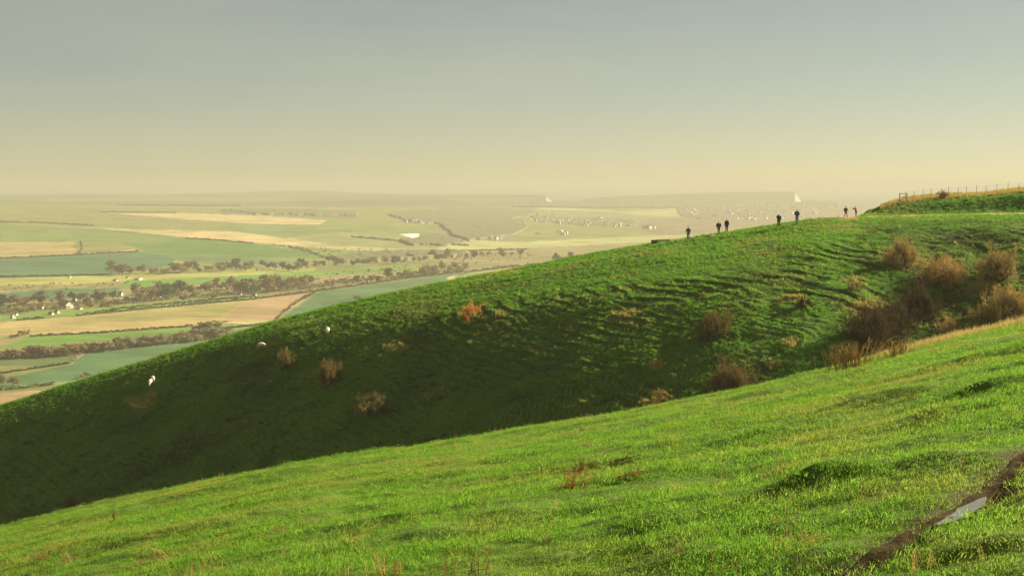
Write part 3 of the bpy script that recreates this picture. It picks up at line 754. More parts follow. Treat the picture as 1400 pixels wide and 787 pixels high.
for i, a in enumerate([
 (62, 768, 14, 26, 6, m_so, 'left of two small curved dry stem clumps in the lower left corner', .35, -.25),
 (90, 768, 14, 28, 9, m_st, 'right of two small curved dry stem clumps in the lower left corner', .35, .25),
 (232, 765, 10, 42, 3, m_st, 'long leaning dry stem with brown leaves right of the lower left clumps', .10, -.75),
 (212, 762, 44, 14, 12, m_sb, 'flattened dark brown dead weed lying at the foot of the leaning stem', 1.0, -.7),
 (313, 694, 16, 18, 9, m_sb, 'brown curled dead weed near the left part of the near rim', .5, .3),
 (384, 730, 14, 22, 6, m_st, 'thin pale stems left of centre on the near slope', .25, 0),
 (308, 734, 22, 12, 8, m_so, 'low pale brown stems below the curled weed', .6, 0),
 (524, 784, 14, 36, 12, m_st, 'tall pale straw stalks standing at the bottom edge left of centre', .10, -.12),
 (538, 786, 12, 30, 8, m_so, 'shorter brown stalks just right of the tall straw stalks at the bottom edge', .12, .05),
 (616, 786, 20, 36, 8, m_so, 'brown upright stalks on the bottom edge right of the straw stalks', .15, 0),
 (652, 786, 20, 40, 9, m_sb, 'reddish brown upright stalks in the bottom centre', .12, 0),
 (666, 760, 8, 22, 4, m_so, 'three short stalks with seed heads in the bottom centre', .10, 0),
 (780, 668, 34, 28, 40, m_so, 'largest cluster of rusty dead weeds in the middle of the near slope', .35, .2),
 (796, 648, 20, 24, 20, m_sb, 'rusty dead weeds just behind the largest cluster', .35, .1),
 (868, 652, 30, 20, 26, m_so, 'rusty dead weeds right of the largest cluster', .45, .3),
 (850, 630, 34, 12, 16, m_sb, 'low line of brown dead weeds behind the right hand cluster', .7, .2),
 (807, 611, 12, 14, 8, m_st, 'pale dry tuft behind the rusty clusters', .3, 0),
 (1250, 542, 16, 10, 14, m_so, 'small rusty tuft alone on the bright upper right slope', .5, 0),
 (158, 714, 6, 34, 3, m_sb, 'two thin brown stalks on the near rim at far left', .08, -.1),
 (1160, 504, 46, 44, 120, m_st2, 'big tan clump of bare stems standing on the near rim below the dark thicket', .22, 0),
 (1186, 494, 26, 46, 12, m_st2, 'sparse tall stems leaning right beside the big tan clump on the rim', .12, .35),
 (1226, 486, 30, 26, 70, m_st2, 'smaller tan stem clump on the near rim right of the big one', .3, 0),
 (1120, 742, 12, 14, 6, m_st, 'short pale stems left of the muddy path', .5, .3),
 (925, 762, 8, 34, 3, m_st, 'slender pale stalks in the lower middle right', .08, 0),
 (1060, 716, 8, 16, 4, m_st, 'short pale stalk left of the shaded bank', .1, 0),
]):
    x0, y0, z0 = hit(a[0], a[1], F, 5, 62)
    stalk_plant(a[0], a[1], a[2], a[3], a[4], a[5], a[6], a[7], a[8], 100 + i, max(.008, y0 * (.0006 if a[1] > 560 else .0004)) * (1.0 if y0 < 30 else 1.2))

# ------------------------------------------------------------------ fence on the skyline
def on_top(px, t):
    u0 = float(uv(px, 262)[0]); y = RR + t; x = u0 * y
    return x, y, float(R(np.array([x]), np.array([y]))[0])
posts = [1230, 1239, 1250, 1262, 1273, 1287, 1297, 1310, 1321, 1335, 1348, 1363, 1378, 1393, 1409, 1425]
fence = empty('fence', on_top(1239, 8.5)); tag(fence, 'post and wire fence running along the skyline at upper right', 'fence')
fl = Vector(fence.location)
P3 = [Vector(on_top(p, 8.5)) for p in posts]
for i, p in enumerate(P3):
    h = 1.32 + .08 * math.sin(i * 2.3); m = MB(); l = p - fl
    m.tube([l + Vector((0, 0, -.3)), l + Vector((.02 * math.sin(i * 5), 0, h))], .028 if i > 1 else .04, 7)
    m.build('post', m_wood, fence)
for k, hz in enumerate((1.2, .95, .7, .45, .2)):
    m = MB()
    for a, b in zip(P3[:-1], P3[1:]):
        a2 = a - fl + Vector((0, -.06, hz)); b2 = b - fl + Vector((0, -.06, hz)); mid = (a2 + b2) / 2 - Vector((0, 0, .02))
        m.tube([a2, mid, b2], .006, 4)
    m.build('wire', m_wire, fence)
# little gate frame at the end of the fence
ge = Vector(on_top(1230, 8.5)); gd = Vector(on_top(1240, 6.6)); gt = empty('gate', ge); tag(gt, 'small weathered gate frame closing the left end of the skyline fence', 'gate')
m = MB(); v = gd - ge
for a, b, h0, h1 in ((0, 0, -.2, 1.25), (1, 1, -.2, 1.25)): m.tube([v * a + Vector((0, -.1, h0)), v * b + Vector((0, -.1, h1))], .035, 6)
m.tube([Vector((0, -.1, 1.25)), v + Vector((0, -.1, 1.25))], .035, 6); m.tube([Vector((0, -.1, .3)), v + Vector((0, -.1, .3))], .03, 6)
m.tube([Vector((0, -.1, .3)), v + Vector((0, -.1, 1.25))], .025, 6); m.tube([Vector((0, -.1, .8)), v + Vector((0, -.1, .8))], .025, 6)
m.build('gate_frame', m_wood, gt)
# trough on the crest
x, y, z = hit(897, 333, R, 150, 200); tr = empty('trough', (x, y, z), .25); tag(tr, 'low pale stone trough with a dark end block on the crest, left of the walkers', 'trough')
m = MB(); m.box((-.25, 0, .2), (.62, .6, .56)); m.build('end_block', m_wood, tr)
m = MB(); m.box((.95, .1, .38), (1.7, .5, .12)); m.box((.95, -.12, .48), (1.7, .07, .1)); m.box((.95, .32, .48), (1.7, .07, .1)); m.box((1.78, .1, .30), (.1, .52, .5)); m.box((.35, .1, .2), (.14, .4, .5)); m.build('basin', m_stone, tr)
x, y, z = hit(918, 330.5, R, 150, 200)

# ------------------------------------------------------------------ skinned figures
def skin_mesh(name, chains, root=0, sub=1):
    """chains: list of lists of (key, pos, radius); shared keys join"""
    verts, rad, keys, edges = [], [], {}, []
    for ch in chains:
        prev = None
        for (k, p, r) in ch:
            if k not in keys:
                keys[k] = len(verts); verts.append(p); rad.append(r)
            i = keys[k]
            if prev is not None and prev != i: edges.append((prev, i))
            prev = i
    me = bpy.data.meshes.new('tmp'); me.from_pydata(verts, edges, [])
    o = bpy.data.objects.new('tmp', me); COL.objects.link(o)
    md = o.modifiers.new('s', 'SKIN'); md.use_smooth_shade = True
    sv = me.skin_vertices[0].data
    for i, r in enumerate(rad):
        rr = r if isinstance(r, tuple) else (r, r)
        sv[i].radius = rr; sv[i].use_root = (i == 0)
    s2 = o.modifiers.new('u', 'SUBSURF'); s2.levels = sub; s2.render_levels = sub
    dg = bpy.context.evaluated_depsgraph_get(); dg.update()
    m2 = bpy.data.meshes.new_from_object(o.evaluated_get(dg)); m2.name = name
    bpy.data.objects.remove(o); bpy.data.meshes.remove(me)
    return m2
def person(px, py, hpx, face, lab, jacket, trousers, stride=.0, arms=((.1, 0), (.1, 0)), elbow=(.1, .1), hat=None, coat=0., lean=0., bulk=1.0, pack=None, hood=False, hair=(.05, .03, .02)):
    x, y, z = hit(px, py, R, 150, 200) if px < 1140 else on_top(px, 2.6)
    root = empty('person', (x, y, z + .02), face); tag(root, lab, 'person', 'walkers on the crest path')
    H = hpx * y / FPX; k = H / 1.75
    def P(a, b, c): return (a * k, b * k, c * k)
    # figure faces -Y (towards the camera) at face = 0
    hip = 0.93; st = stride
    f = lambda b: b  # forward is -Y
    lk = P(-.10, -.55 * st * .5, .50); la = P(-.11, -st * .55, .09 + .02); rk = P(.10, .20 * st * .5 - .04 * st, .50); ra = P(.11, st * .60, .09 + .10 * abs(st))
    sh = 1.43; ly = -lean
    pel = P(0, 0, hip); ch = P(0, ly * .6, 1.22); nk = P(0, ly, 1.47); hd0 = P(0, ly - .01, 1.56); hd = P(0, ly - .015, 1.64); hd1 = P(0, ly - .01, 1.72)
    out = []
    for s, (ab, fw), el in ((-1, arms[0], elbow[0]), (1, arms[1], elbow[1])):
        ab = ab * .5
        S = P(s * .19 * bulk, ly * .9, sh)
        E = (S[0] + s * k * .28 * math.sin(ab), S[1] - k * .28 * math.sin(fw), S[2] - k * .28 * math.cos(ab) * math.cos(fw))
        W = (E[0] + s * k * .25 * math.sin(ab - el * .3), E[1] - k * .25 * math.sin(fw + el), E[2] - k * .25 * math.cos(fw + el) * math.cos(ab * .6))
        out.append((s, S, E, W))
    body = [[('p', pel, .13 * k), ('w', P(0, ly * .3, 1.06), (.13 * k, .10 * k)), ('c', ch, (.15 * k, .11 * k)), ('n', nk, .058 * k), ('h0', hd0, .07 * k), ('h', hd, (.078 * k, .095 * k)), ('h1', hd1, .06 * k)],
            [('p', pel, .13 * k), ('lh', P(-.10, 0, hip - .06), .095 * k), ('lk', lk, .06 * k), ('la', la, .04 * k), ('lt', (la[0], la[1] - .15 * k, la[2] - .05 * k), .035 * k)],
            [('p', pel, .13 * k), ('rh', P(.10, 0, hip - .06), .095 * k), ('rk', rk, .06 * k), ('ra', ra, .04 * k), ('rt', (ra[0], ra[1] - .14 * k, ra[2] - .07 * k), .035 * k)]]
    for (s, S, E, W) in out:
        n = 'l' if s < 0 else 'r'
        body.append([('c', ch, .14 * k), (n + 's', S, .06 * k), (n + 'e', E, .042 * k), (n + 'w', W, .028 * k)])
        d = np.array(W) - np.array(E); d /= np.linalg.norm(d)
        pm = np.array(W) + d * .07 * k
        body.append([(n + 'w', W, .028 * k), (n + 'p', tuple(pm), .034 * k)])
        sd = np.array([0, 1., 0]) - d * d[1]; sd /= (np.linalg.norm(sd) + 1e-6)
        for q_, (o_, L) in enumerate(((-.03, .07), (-.01, .085), (.01, .08), (.03, .06))):
            a0 = pm + sd * o_ * k; a1 = a0 + d * L * .55 * k; a2 = a1 + (d * .5 + np.array([-s * .35, 0, 0])) * L * .55 * k
            body.append([(n + 'p', tuple(pm), .034 * k), (n + 'f%d' % q_, tuple(a0 + d * .02 * k), .010 * k), (n + 'g%d' % q_, tuple(a1), .009 * k), (n + 'i%d' % q_, tuple(a2), .007 * k)])
        th = np.array(W) + d * .03 * k - sd * .045 * k
        body.append([(n + 'w', W, .028 * k), (n + 't0', tuple(th), .011 * k), (n + 't1', tuple(th + d * .05 * k), .009 * k)])
    link('body', skin_mesh('body', body), m_skin, root)
    # face: nose and ears sit on the head
    mbf = MB(); mbf.tube([(hd[0], hd[1] - .09 * k, hd[2] + .02 * k), (hd[0], hd[1] - .125 * k, hd[2] - .015 * k)], [.010 * k, .016 * k], 6); mbf.build('nose', m_skin, root, True)
    jr = bulk * 1.12
    jk = [[('p', P(0, 0, hip + .0 - coat * .5), (.165 * k * jr, .13 * k * jr)), ('w', P(0, ly * .3, 1.06), (.16 * k * jr, .13 * k * jr)), ('c', ch, (.185 * k * jr, .14 * k * jr)), ('n', P(0, ly, 1.46), .085 * k)]]
    for (s, S, E, W) in out: n = 'l' if s < 0 else 'r'; jk.append([('c', ch, .17 * k), (n + 's', S, .085 * k * jr), (n + 'e', E, .066 * k * jr), (n + 'w', W, .050 * k)])
    link('jacket', skin_mesh('jacket', jk), jacket, root)
    tr_ = [[('p', P(0, 0, hip), .145 * k), ('lh', P(-.10, 0, hip - .08), .11 * k), ('lk', lk, .08 * k), ('la', la, .062 * k)], [('p', pel, .145 * k), ('rh', P(.10, 0, hip - .08), .11 * k), ('rk', rk, .08 * k), ('ra', ra, .062 * k)]]
    link('trousers', skin_mesh('trousers', tr_), trousers, root)
    for a in (la, ra):
        m = MB(); m.tube([(a[0], a[1] + .07 * k, a[2] - .055 * k), (a[0], a[1] - .05 * k, a[2] - .05 * k), (a[0], a[1] - .17 * k, a[2] - .065 * k)], [.05 * k, .055 * k, .035 * k], 8); m.build('boot', m_boot, root, True)
    hm = [[('a', (hd[0], hd[1] + .02 * k, hd[2] + .0), (.085 * k, .095 * k)), ('b', (hd[0], hd[1] + .02 * k, hd[2] + .07 * k), .075 * k), ('c', (hd[0], hd[1] + .015 * k, hd[2] + .11 * k), .045 * k)]]
    if hood: hm = [[('z', P(0, ly + .02, 1.47), .09 * k), ('a', (hd[0], hd[1] + .03 * k, hd[2]), (.105 * k, .115 * k)), ('b', (hd[0], hd[1] + .03 * k, hd[2] + .08 * k), .08 * k)]]
    link('hood' if hood else ('hat' if hat else 'hair'), skin_mesh('hair', hm), jacket if hood else (hat or m_hair), root)
    if pack:
        m = MB(); m.box((0, (.20 + ly * .5) * k, 1.22 * k), (.30 * k, .17 * k, .44 * k)); m.box((0, (.30 + ly * .5) * k, 1.14 * k), (.22 * k, .06 * k, .22 * k))
        o = m.build('backpack', pack, root); bv = o.modifiers.new('b', 'BEVEL'); bv.width = .04 * k; bv.segments = 2
    return root
m_boot = cloth('boot_leather', (.04, .03, .025)); m_hair = cloth('hair_dark', (.04, .028, .02))
c_black = cloth('cloth_black', (.022, .022, .026)); c_grey = cloth('cloth_grey', (.07, .065, .07)); c_brown = cloth('cloth_brown', (.12, .055, .025)); c_blue = cloth('cloth_blue', (.035, .07, .15))
c_jean = cloth('cloth_pale_denim', (.13, .19, .26)); c_olive = cloth('cloth_olive', (.10, .09, .05)); c_dg = cloth('cloth_dark_green', (.03, .045, .035)); c_red = cloth('cloth_dull_red', (.20, .06, .04)); c_tan = cloth('cloth_tan', (.30, .20, .10))
person(941, 327.8, 18.5, math.pi, 'walker in a dark grey jacket, arms held out, leftmost of the people on the crest', c_grey, c_dg, .35, ((.5, .1), (.6, -.1)), (.3, .3))
person(982.5, 320, 17, math.pi, 'walker in a wide brown coat, left one of the close pair', c_brown, c_black, .2, ((.35, .1), (.35, .1)), (.2, .2), coat=.45, bulk=1.25)
person(993.5, 318, 18.5, math.pi, 'walker all in black, right one of the close pair', c_black, c_black, .25, ((.22, .15), (.22, -.1)), (.2, .2), coat=.2, bulk=1.08)
person(1064.5, 311, 18.5, math.pi * .85, 'walker in a long dark hooded coat with one elbow bent, standing below the blue one', c_black, c_black, .12, ((.15, .2), (.35, .4)), (.2, 1.6), coat=.5, bulk=1.12, hood=True)
person(1089.5, 307, 20.5, math.pi * .95, 'walker in a blue jacket and pale trousers standing still with feet apart', c_blue, c_jean, .10, ((.2, .3), (.35, .3)), (.8, 1.5), bulk=1.1)
person(1157, 299, 16.5, math.pi * .7, 'walker in an olive top and brown trousers in mid stride on the bare earth path', c_olive, c_tan, .45, ((.2, .4), (.25, -.4)), (.5, .8), pack=c_grey)
person(1171, 298, 14, math.pi * 1.2, 'walker in dull red and dark green leaning forward at the foot of the bank', c_red, c_dg, .2, ((.4, .7), (.5, .9)), (.9, 1.0), coat=.3, lean=.22, bulk=1.1)

# ------------------------------------------------------------------ sheep
def sheep(px, py, rz, lab, s=1.0, grp=None):
    x, y, z = RH(px, py); root = empty('sheep', (x, y, z - .02), rz); tag(root, lab, 'sheep', 'sheep on the crest slope')
    g = 0.0
    ch = [[('p', (-.42, 0, .60), .17), ('b', (-.15, 0, .62), .22), ('c', (.18, 0, .60), .21), ('s', (.38, 0, .58), .15), ('n', (.58, 0, .42), .09), ('h', (.70, 0, .24), .075), ('m', (.78, 0, .10), .05)]]
    for sy in (-1, 1):
        ch.append([('s', (.38, 0, .58), .15), ('fk%d' % sy, (.34, sy * .12, .34), .05), ('ff%d' % sy, (.35, sy * .12, .02), .03)])
        ch.append([('p', (-.42, 0, .60), .17), ('hk%d' % sy, (-.40, sy * .13, .42), .075), ('hh%d' % sy, (-.50, sy * .13, .26), .04), ('hf%d' % sy, (-.46, sy * .13, .02), .03)])
    link('body', skin_mesh('body', [[(k, tuple(c * s for c in p), r * s) for (k, p, r) in c_] for c_ in ch]), m_face, root)
    fl = [[('a', (-.50, 0, .60), .20), ('b', (-.2, 0, .63), .27), ('c', (.15, 0, .62), .26), ('d', (.40, 0, .58), .19), ('e', (.52, 0, .48), .12)]]
    me = skin_mesh('fleece', [[(k, tuple(c * s for c in p), r * s) for (k, p, r) in c_] for c_ in fl], sub=2)
    for v in me.vertices: v.co += v.normal * .02 * math.sin(v.co.x * 31 + v.co.y * 17) * math.sin(v.co.z * 29)
    link('fleece', me, m_wool, root)
    for sy in (-1, 1):
        m = MB(); m.tube([(.64 * s, sy * .06 * s, .32 * s), (.60 * s, sy * .17 * s, .31 * s)], [.02 * s, .035 * s], 6); m.build('ear', m_face, root, True)
    m = MB(); m.tube([(-.60 * s, 0, .58 * s), (-.68 * s, 0, .42 * s), (-.68 * s, 0, .30 * s)], [.05 * s, .04 * s, .03 * s], 6); m.build('tail', m_wool, root, True)
sheep(357.5, 476.5, .1, 'cream sheep grazing side on below the crest, middle of the scattered sheep', .92)
sheep(448, 456.5, 1.45, 'cream sheep seen end on, highest of the sheep on the slope', .95)
sheep(205.5, 527, -1.5, 'nearer cream sheep of the overlapping pair at left', .95)
sheep(209, 522, 1.9, 'farther yellowish sheep of the overlapping pair at left', .92)

# ------------------------------------------------------------------ trees of the valley
def tree_mesh(name, kind, seed):
    r = np.random.default_rng(seed); V, Q, M = [], [], []
    def card(c, s, mi):
        n = r.normal(size=3); n /= np.linalg.norm(n); a = np.cross(n, [0, 0, 1.]); a /= (np.linalg.norm(a) + 1e-6); b = np.cross(n, a); k = len(V)
        for (i, j) in ((-1, -1), (1, -1), (1, 1), (-1, 1)): V.append(c + (a * i * (.7 + .5 * r.random()) + b * j * (.7 + .5 * r.random())) * s)
        Q.append((k, k + 1, k + 2, k + 3)); M.append(mi)
    # trunk and limbs (unit height)
    def limb(p, d, L, w, lv):
        p1 = p + d * L
        for rot in (0, 1):
            s = np.cross(d, r.normal(size=3)); s /= (np.linalg.norm(s) + 1e-6); k = len(V)
            V.extend([p - s * w, p + s * w, p1 + s * w * .6, p1 - s * w * .6]); Q.append((k, k + 1, k + 2, k + 3)); M.append(1)
        if lv > 0:
            for _ in range(4):
                d2 = d + r.normal(size=3) * .55; d2[2] = abs(d2[2]); d2 /= np.linalg.norm(d2); limb(p1 - d * L * .25 * r.random(), d2, L * .62, w * .6, lv - 1)
    limb(np.array([0, 0, -.03]), np.array([0, 0, 1.]), .24, .020, 3 if kind != 'evergreen' else 2)
    lobes = []
    nl = 9 if kind != 'cone' else 7
    for i in range(nl):
        a = r.random() * 6.283; rr = .24 * math.sqrt(r.random()) * (1.3 if kind == 'wide' else 1)
        zc = .22 + .58 * r.random()
        if kind == 'evergreen': zc = .25 + .55 * r.random(); rr *= .8
        if kind == 'shrub': zc = .2 + .35 * r.random(); rr *= 1.9
        lobes.append((np.array([rr * math.cos(a), rr * math.sin(a), zc]), (.13 + .09 * r.random()) * (1.0 if kind != 'shrub' else 1.5)))
    nleaf = {'bare': 640, 'evergreen': 760, 'wide': 680, 'shrub': 520}[kind]
    for i in range(nleaf):
        c, s = lobes[r.integers(len(lobes))]; d = r.normal(size=3); d /= np.linalg.norm(d); p = c + d * s * (.30 + .70 * r.random() ** .5)
        if p[2] < .08: p[2] = .08 + .1 * r.random()
        card(p, .030 if kind != 'evergreen' else .034, 0)
    Vn = np.array(V); Qn = np.array(Q); Mn = np.array(M); C = Vn[Qn].mean(1)
    near = np.abs(C[:, None] - C[None]).max(-1) < .040
    seen = np.zeros(len(Qn), bool); seen[Mn == 1] = True; seen[np.argmin(np.abs(C - [0, 0, .5]).max(1))] = True
    while True:
        new = near[seen].any(0) | seen
        if new.sum() == seen.sum(): break
        seen = new
    return mesh_np(name, Vn, Qn[seen], False, Mn[seen])
def with_mats(me, ms):
    for m in ms: me.materials.append(m)
    return me
PROTO = {
 'bare': [with_mats(tree_mesh('bare_tree', 'bare', s), [m_crown[0], m_bark]) for s in (1, 2, 3, 4)],
 'russet': [with_mats(tree_mesh('russet_tree', 'wide', s), [m_crown[2], m_bark]) for s in (5, 6, 7)],
 'evergreen': [with_mats(tree_mesh('evergreen_tree', 'evergreen', s), [m_crown[1], m_bark]) for s in (8, 9, 10)],
 'olive': [with_mats(tree_mesh('scrub_tree', 'shrub', s), [m_crown[3], m_bark]) for s in (11, 12, 13)]}
NM = {'bare': 'bare_tree', 'russet': 'russet_tree', 'evergreen': 'evergreen_tree', 'olive': 'scrub_tree'}
CNT = [0]
def put_tree(px, py, hpx, kind, lab, grp, wide=1.0):
    x, y, z = VP(px, py); s = 1.15 * hpx * y / FPX
    o = bpy.data.objects.new(NM[kind], PROTO[kind][rng.integers(len(PROTO[kind]))]); COL.objects.link(o)
    o.location = (x, y, z - .02 * s); o.rotation_euler.z = rng.random() * 6.28; o.scale = (s * wide * (1 + .2 * rng.random()), s * wide * (1 + .2 * rng.random()), s)
    tag(o, lab, 'tree', grp); CNT[0] += 1
KW = {'bare': 'bare brown tree', 'russet': 'russet brown tree', 'evergreen': 'dark evergreen tree', 'olive': 'olive brown scrub tree'}
HCLEAR = [(18, 435), (53, 422), (58, 422), (92, 421), (103, 414), (108, 422), (219, 408), (140, 419), (78, 428), (165, 404)]
def belt(line, n, h0, h1, kinds, where, grp, jy=2., wide=1.4):
    ln = np.array(line, float); L = np.r_[0, np.cumsum(np.hypot(*np.diff(ln, axis=0).T))]
    for i in range(n):
        s = L[-1] * (i + rng.random()) / n; px = np.interp(s, L, ln[:, 0]); py = np.interp(s, L, ln[:, 1])
        k = kinds[rng.integers(len(kinds))]; sc = .6 if k == 'olive' else (1.0)
        py = py + rng.normal() * jy * .5
        if any(abs(px - a) < 5.5 and py > b - .5 and b + 14 > py for a, b in HCLEAR): continue
        put_tree(px, py, (h0 + (h1 - h0) * rng.random()) * sc, k, KW[k] + ' ' + where, grp, wide)
ALL = ['bare', 'bare', 'russet', 'evergreen', 'olive']
belt([(-30, 421), (60, 415), (150, 409), (240, 402), (330, 396)], 54, 12, 19, ALL, 'in the village belt at left', 'trees around the village', 5)
belt([(-30, 429), (60, 424), (120, 420), (200, 414), (300, 405)], 26, 7, 12, ['russet', 'bare', 'evergreen', 'olive'], 'in the village belt at left', 'trees around the village', 3)
belt([(190, 410), (230, 406), (260, 401)], 8, 18, 24, ['bare', 'evergreen', 'bare'], 'in the village belt at left', 'trees around the village', 3)
belt([(322, 402), (360, 399), (410, 394)], 13, 17, 25, ['bare', 'russet', 'evergreen', 'bare'], 'in the belt along the lane, centre left', 'trees along the lane', 3)
belt([(405, 393), (480, 386), (560, 377), (640, 369)], 30, 8, 15, ['bare', 'evergreen', 'olive', 'bare'], 'in the belt along the lane, centre left', 'trees along the lane', 4)
belt([(545, 380), (612, 372)], 8, 12, 17, ['bare', 'olive'], 'in the belt along the lane, centre left', 'trees along the lane', 3)
belt([(150, 376), (220, 374), (270, 371), (345, 368)], 28, 7, 20, ['bare', 'bare', 'russet', 'evergreen'], 'in the line of trees beyond the teal field', 'trees beyond the teal field', 2)
belt([(333, 369), (400, 368), (440, 364)], 14, 8, 15, ['bare', 'evergreen', 'olive'], 'in the hazy tree line in the middle distance', 'middle distance trees', 3)
belt([(440, 363), (540, 359), (650, 352), (720, 350)], 34, 7, 13, ['bare', 'olive', 'bare', 'evergreen'], 'in the hazy tree line in the middle distance', 'middle distance trees', 4)
belt([(-20, 491), (80, 487), (160, 477), (230, 470), (315, 461)], 58, 13, 18, ['bare', 'bare', 'russet', 'bare'], 'in the long dense belt above the lowest green field', 'long belt of trees at lower left', 1.5, 1.95)
belt([(268, 453), (300, 451)], 8, 13, 18, ['olive', 'bare', 'bare'], 'in the round copse between tan field and lowest belt', 'round copse', 1.2, 1.9)
belt([(108, 517), (156, 510)], 7, 9, 14, ['bare', 'olive'], 'in the short row behind the crest at lower left', 'short row behind the crest', 1.2)
for (px, py, h, k, l) in [(18, 527, 19, 'bare', 'pale bare tree by the low hedge at far left, right one of two'), (3, 527, 17, 'bare', 'slim bare tree cut by the left edge, by the low hedge'),
                          (488, 414, 17, 'bare', 'tall narrow bare tree alone in the green field behind the crest'), (510, 415, 10, 'olive', 'low scrub tree in the green field, left of the tan one'), (521, 414, 13, 'russet', 'tan tree in the green field behind the crest'),
                          (762, 362, 18, 'evergreen', 'broad dark tree peeping over the crest, left of a group of three'), (772, 361, 13, 'evergreen', 'dark tree joined to the broad one peeping over the crest'), (782, 359, 16, 'evergreen', 'pointed dark tree in the middle of the group over the crest'), (790, 358, 17, 'olive', 'rounded brown tree on the right of the group over the crest')]:
    put_tree(px, py, h, k, l, None, 1.0 if h > 12 else 1.3)

# mass woods and scrub far away: nobody could count them
def wood(name, polys, n, h0, h1, mat, lab, kind='shrub'):
    protos = [tree_mesh('t', kind, 200 + i) for i in range(3)]
    arrs = []
    for p in protos:
        v = np.empty(len(p.vertices) * 3, np.float32); p.vertices.foreach_get('co', v); v = v.reshape(-1, 3)
        f = np.empty(len(p.loops), np.int32); p.loops.foreach_get('vertex_index', f); arrs.append((v, f.reshape(-1, 4)))
        bpy.data.meshes.remove(p)
    VV, FF, b = [], [], 0
    for poly in polys:
        pp = np.array(poly, float); x0, y0 = pp.min(0); x1, y1 = pp.max(0); c = 0
        tgt = int(n * (x1 - x0) / sum(np.ptp(np.array(q_)[:, 0]) for q_ in polys)) + 1
        while c < tgt:
            px, py = x0 + (x1 - x0) * rng.random(), y0 + (y1 - y0) * rng.random()
            if not inpoly(np.array([px]), np.array([py]), poly)[0]: continue
            c += 1; x, y, z = VP(px, py); s = (h0 + (h1 - h0) * rng.random()) * y / FPX
            v, f = arrs[rng.integers(3)]; a = rng.random() * 6.28; sel = rng.choice(len(f), min(len(f), 110), False)
            rot = np.array([[math.cos(a), -math.sin(a), 0], [math.sin(a), math.cos(a), 0], [0, 0, 1]])
            w = v @ rot.T * np.array([s * 1.6, s * 1.6, s]); fv = f[sel]; vv = w[fv.ravel()]
            cc = vv.reshape(-1, 4, 3).mean(1, keepdims=True); vv = (cc + (vv.reshape(-1, 4, 3) - cc) * 2.2).reshape(-1, 3)
            VV.append(vv + np.array([x, y, z])); FF.append(np.arange(len(vv)).reshape(-1, 4) + b); b += len(vv)
    me = mesh_np(name, np.concatenate(VV), np.concatenate(FF), False); me.materials.append(mat)
    tag(link(name, me), lab, 'woodland', None, 'stuff')
def canopy(name, poly, hgt, mat, lab):
    p = np.array(poly, float); x0, y0 = p.min(0) - 3; x1, y1 = p.max(0) + 3
    cx = np.arange(x0, x1, 1.0); ry = np.arange(y0, y1, .3)
    PX, PY = np.meshgrid(cx, ry); px, py = PX.ravel(), PY.ravel()
    ins = inpoly(px + 3 * fbm(px / 7, py / 2, 2), py + 1.2 * fbm(px / 9 + 5, py / 3, 2), poly).astype(float).reshape(PX.shape)
    for ax in (0, 1): ins = (np.roll(ins, 1, ax) + ins + np.roll(ins, -1, ax)) / 3
    ins[0] = ins[-1] = 0; ins[:, 0] = ins[:, -1] = 0
    u, v = uv(px, py); d = D(px, py); X = u * d; lump = .75 + .22 * fbm(X / 37 + .3 * d / 50, d / 160 + X / 211, 4, .7) + .10 * vnoise(X / 9, d / 37)
    H = hgt * sstep(ins.ravel() * 1.2) * lump - 2.5
    me = mesh_np(name, np.stack([X, d, v * d + H], -1), grid_faces(*PX.shape)[:, ::-1], True); me.materials.append(mat)
    tag(link(name, me), lab, 'woodland', None, 'stuff')
m_can, nt, out = nodes_of('canopy_far'); c = ramp(nt, noise(nt, .05, 5, .7), [(.3, (.11, .11, .06)), (.5, (.15, .14, .075)), (.7, (.20, .18, .09))]); pbsdf(nt, out, c, .95, .03)
canopy('woodland', [(530, 294), (560, 289), (640, 286), (725, 287), (735, 292), (700, 300), (650, 304), (600, 307), (560, 304)], 9, m_can, 'long hazy brown wood left of the nearer town')
canopy('woodland', [(602, 306), (660, 302), (715, 300), (722, 312), (700, 322), (640, 329), (618, 322)], 9, m_can, 'lower hazy wood between the chalk pit and the nearer town')
canopy('woodland', [(545, 329), (600, 322), (640, 331), (610, 336), (560, 335)], 8, m_can, 'small scrubby wood below the chalk pit')
canopy('woodland', [(450, 352), (520, 346), (640, 345), (640, 350), (560, 356), (470, 360)], 10, m_can, 'low wood along the hazy middle tree line')
canopy('woodland', [(725, 294), (870, 301), (872, 310), (800, 308), (735, 303)], 6, m_can, 'tree cover between the houses of the nearer town')
canopy('woodland', [(925, 284), (1050, 277), (1130, 277), (1140, 283), (1050, 296), (960, 300), (930, 295)], 7, m_can, 'tree cover between the houses of the far coastal town')
canopy('woodland', [(300, 287), (420, 288), (490, 290), (488, 295), (350, 293)], 9, m_can, 'thin dark wood below the left hand skyline')
wood('undergrowth', [[(-30, 424), (60, 417), (150, 411), (240, 405), (330, 399), (330, 403), (240, 410), (150, 418), (60, 425), (-30, 433)], [(-30, 489), (80, 485), (160, 475), (315, 459), (315, 462), (160, 478), (80, 488), (-30, 492)], [(325, 400), (410, 392), (612, 370), (640, 368), (640, 371), (520, 384), (410, 397), (325, 404)]], 900, 5, 10, m_crown[0], 'low brown undergrowth beneath the valley tree belts')
wood('scrub', [[(-20, 392), (60, 388), (130, 387), (200, 384), (200, 389), (90, 397), (-20, 399)], [(340, 384), (600, 360), (640, 366), (420, 386)], [(350, 333), (440, 340), (700, 345), (700, 352), (560, 348), (440, 350)], [(600, 350), (760, 345), (760, 352), (640, 362)]], 260, 3, 6, m_crown[0], 'low brown scrub scattered over the valley floor')
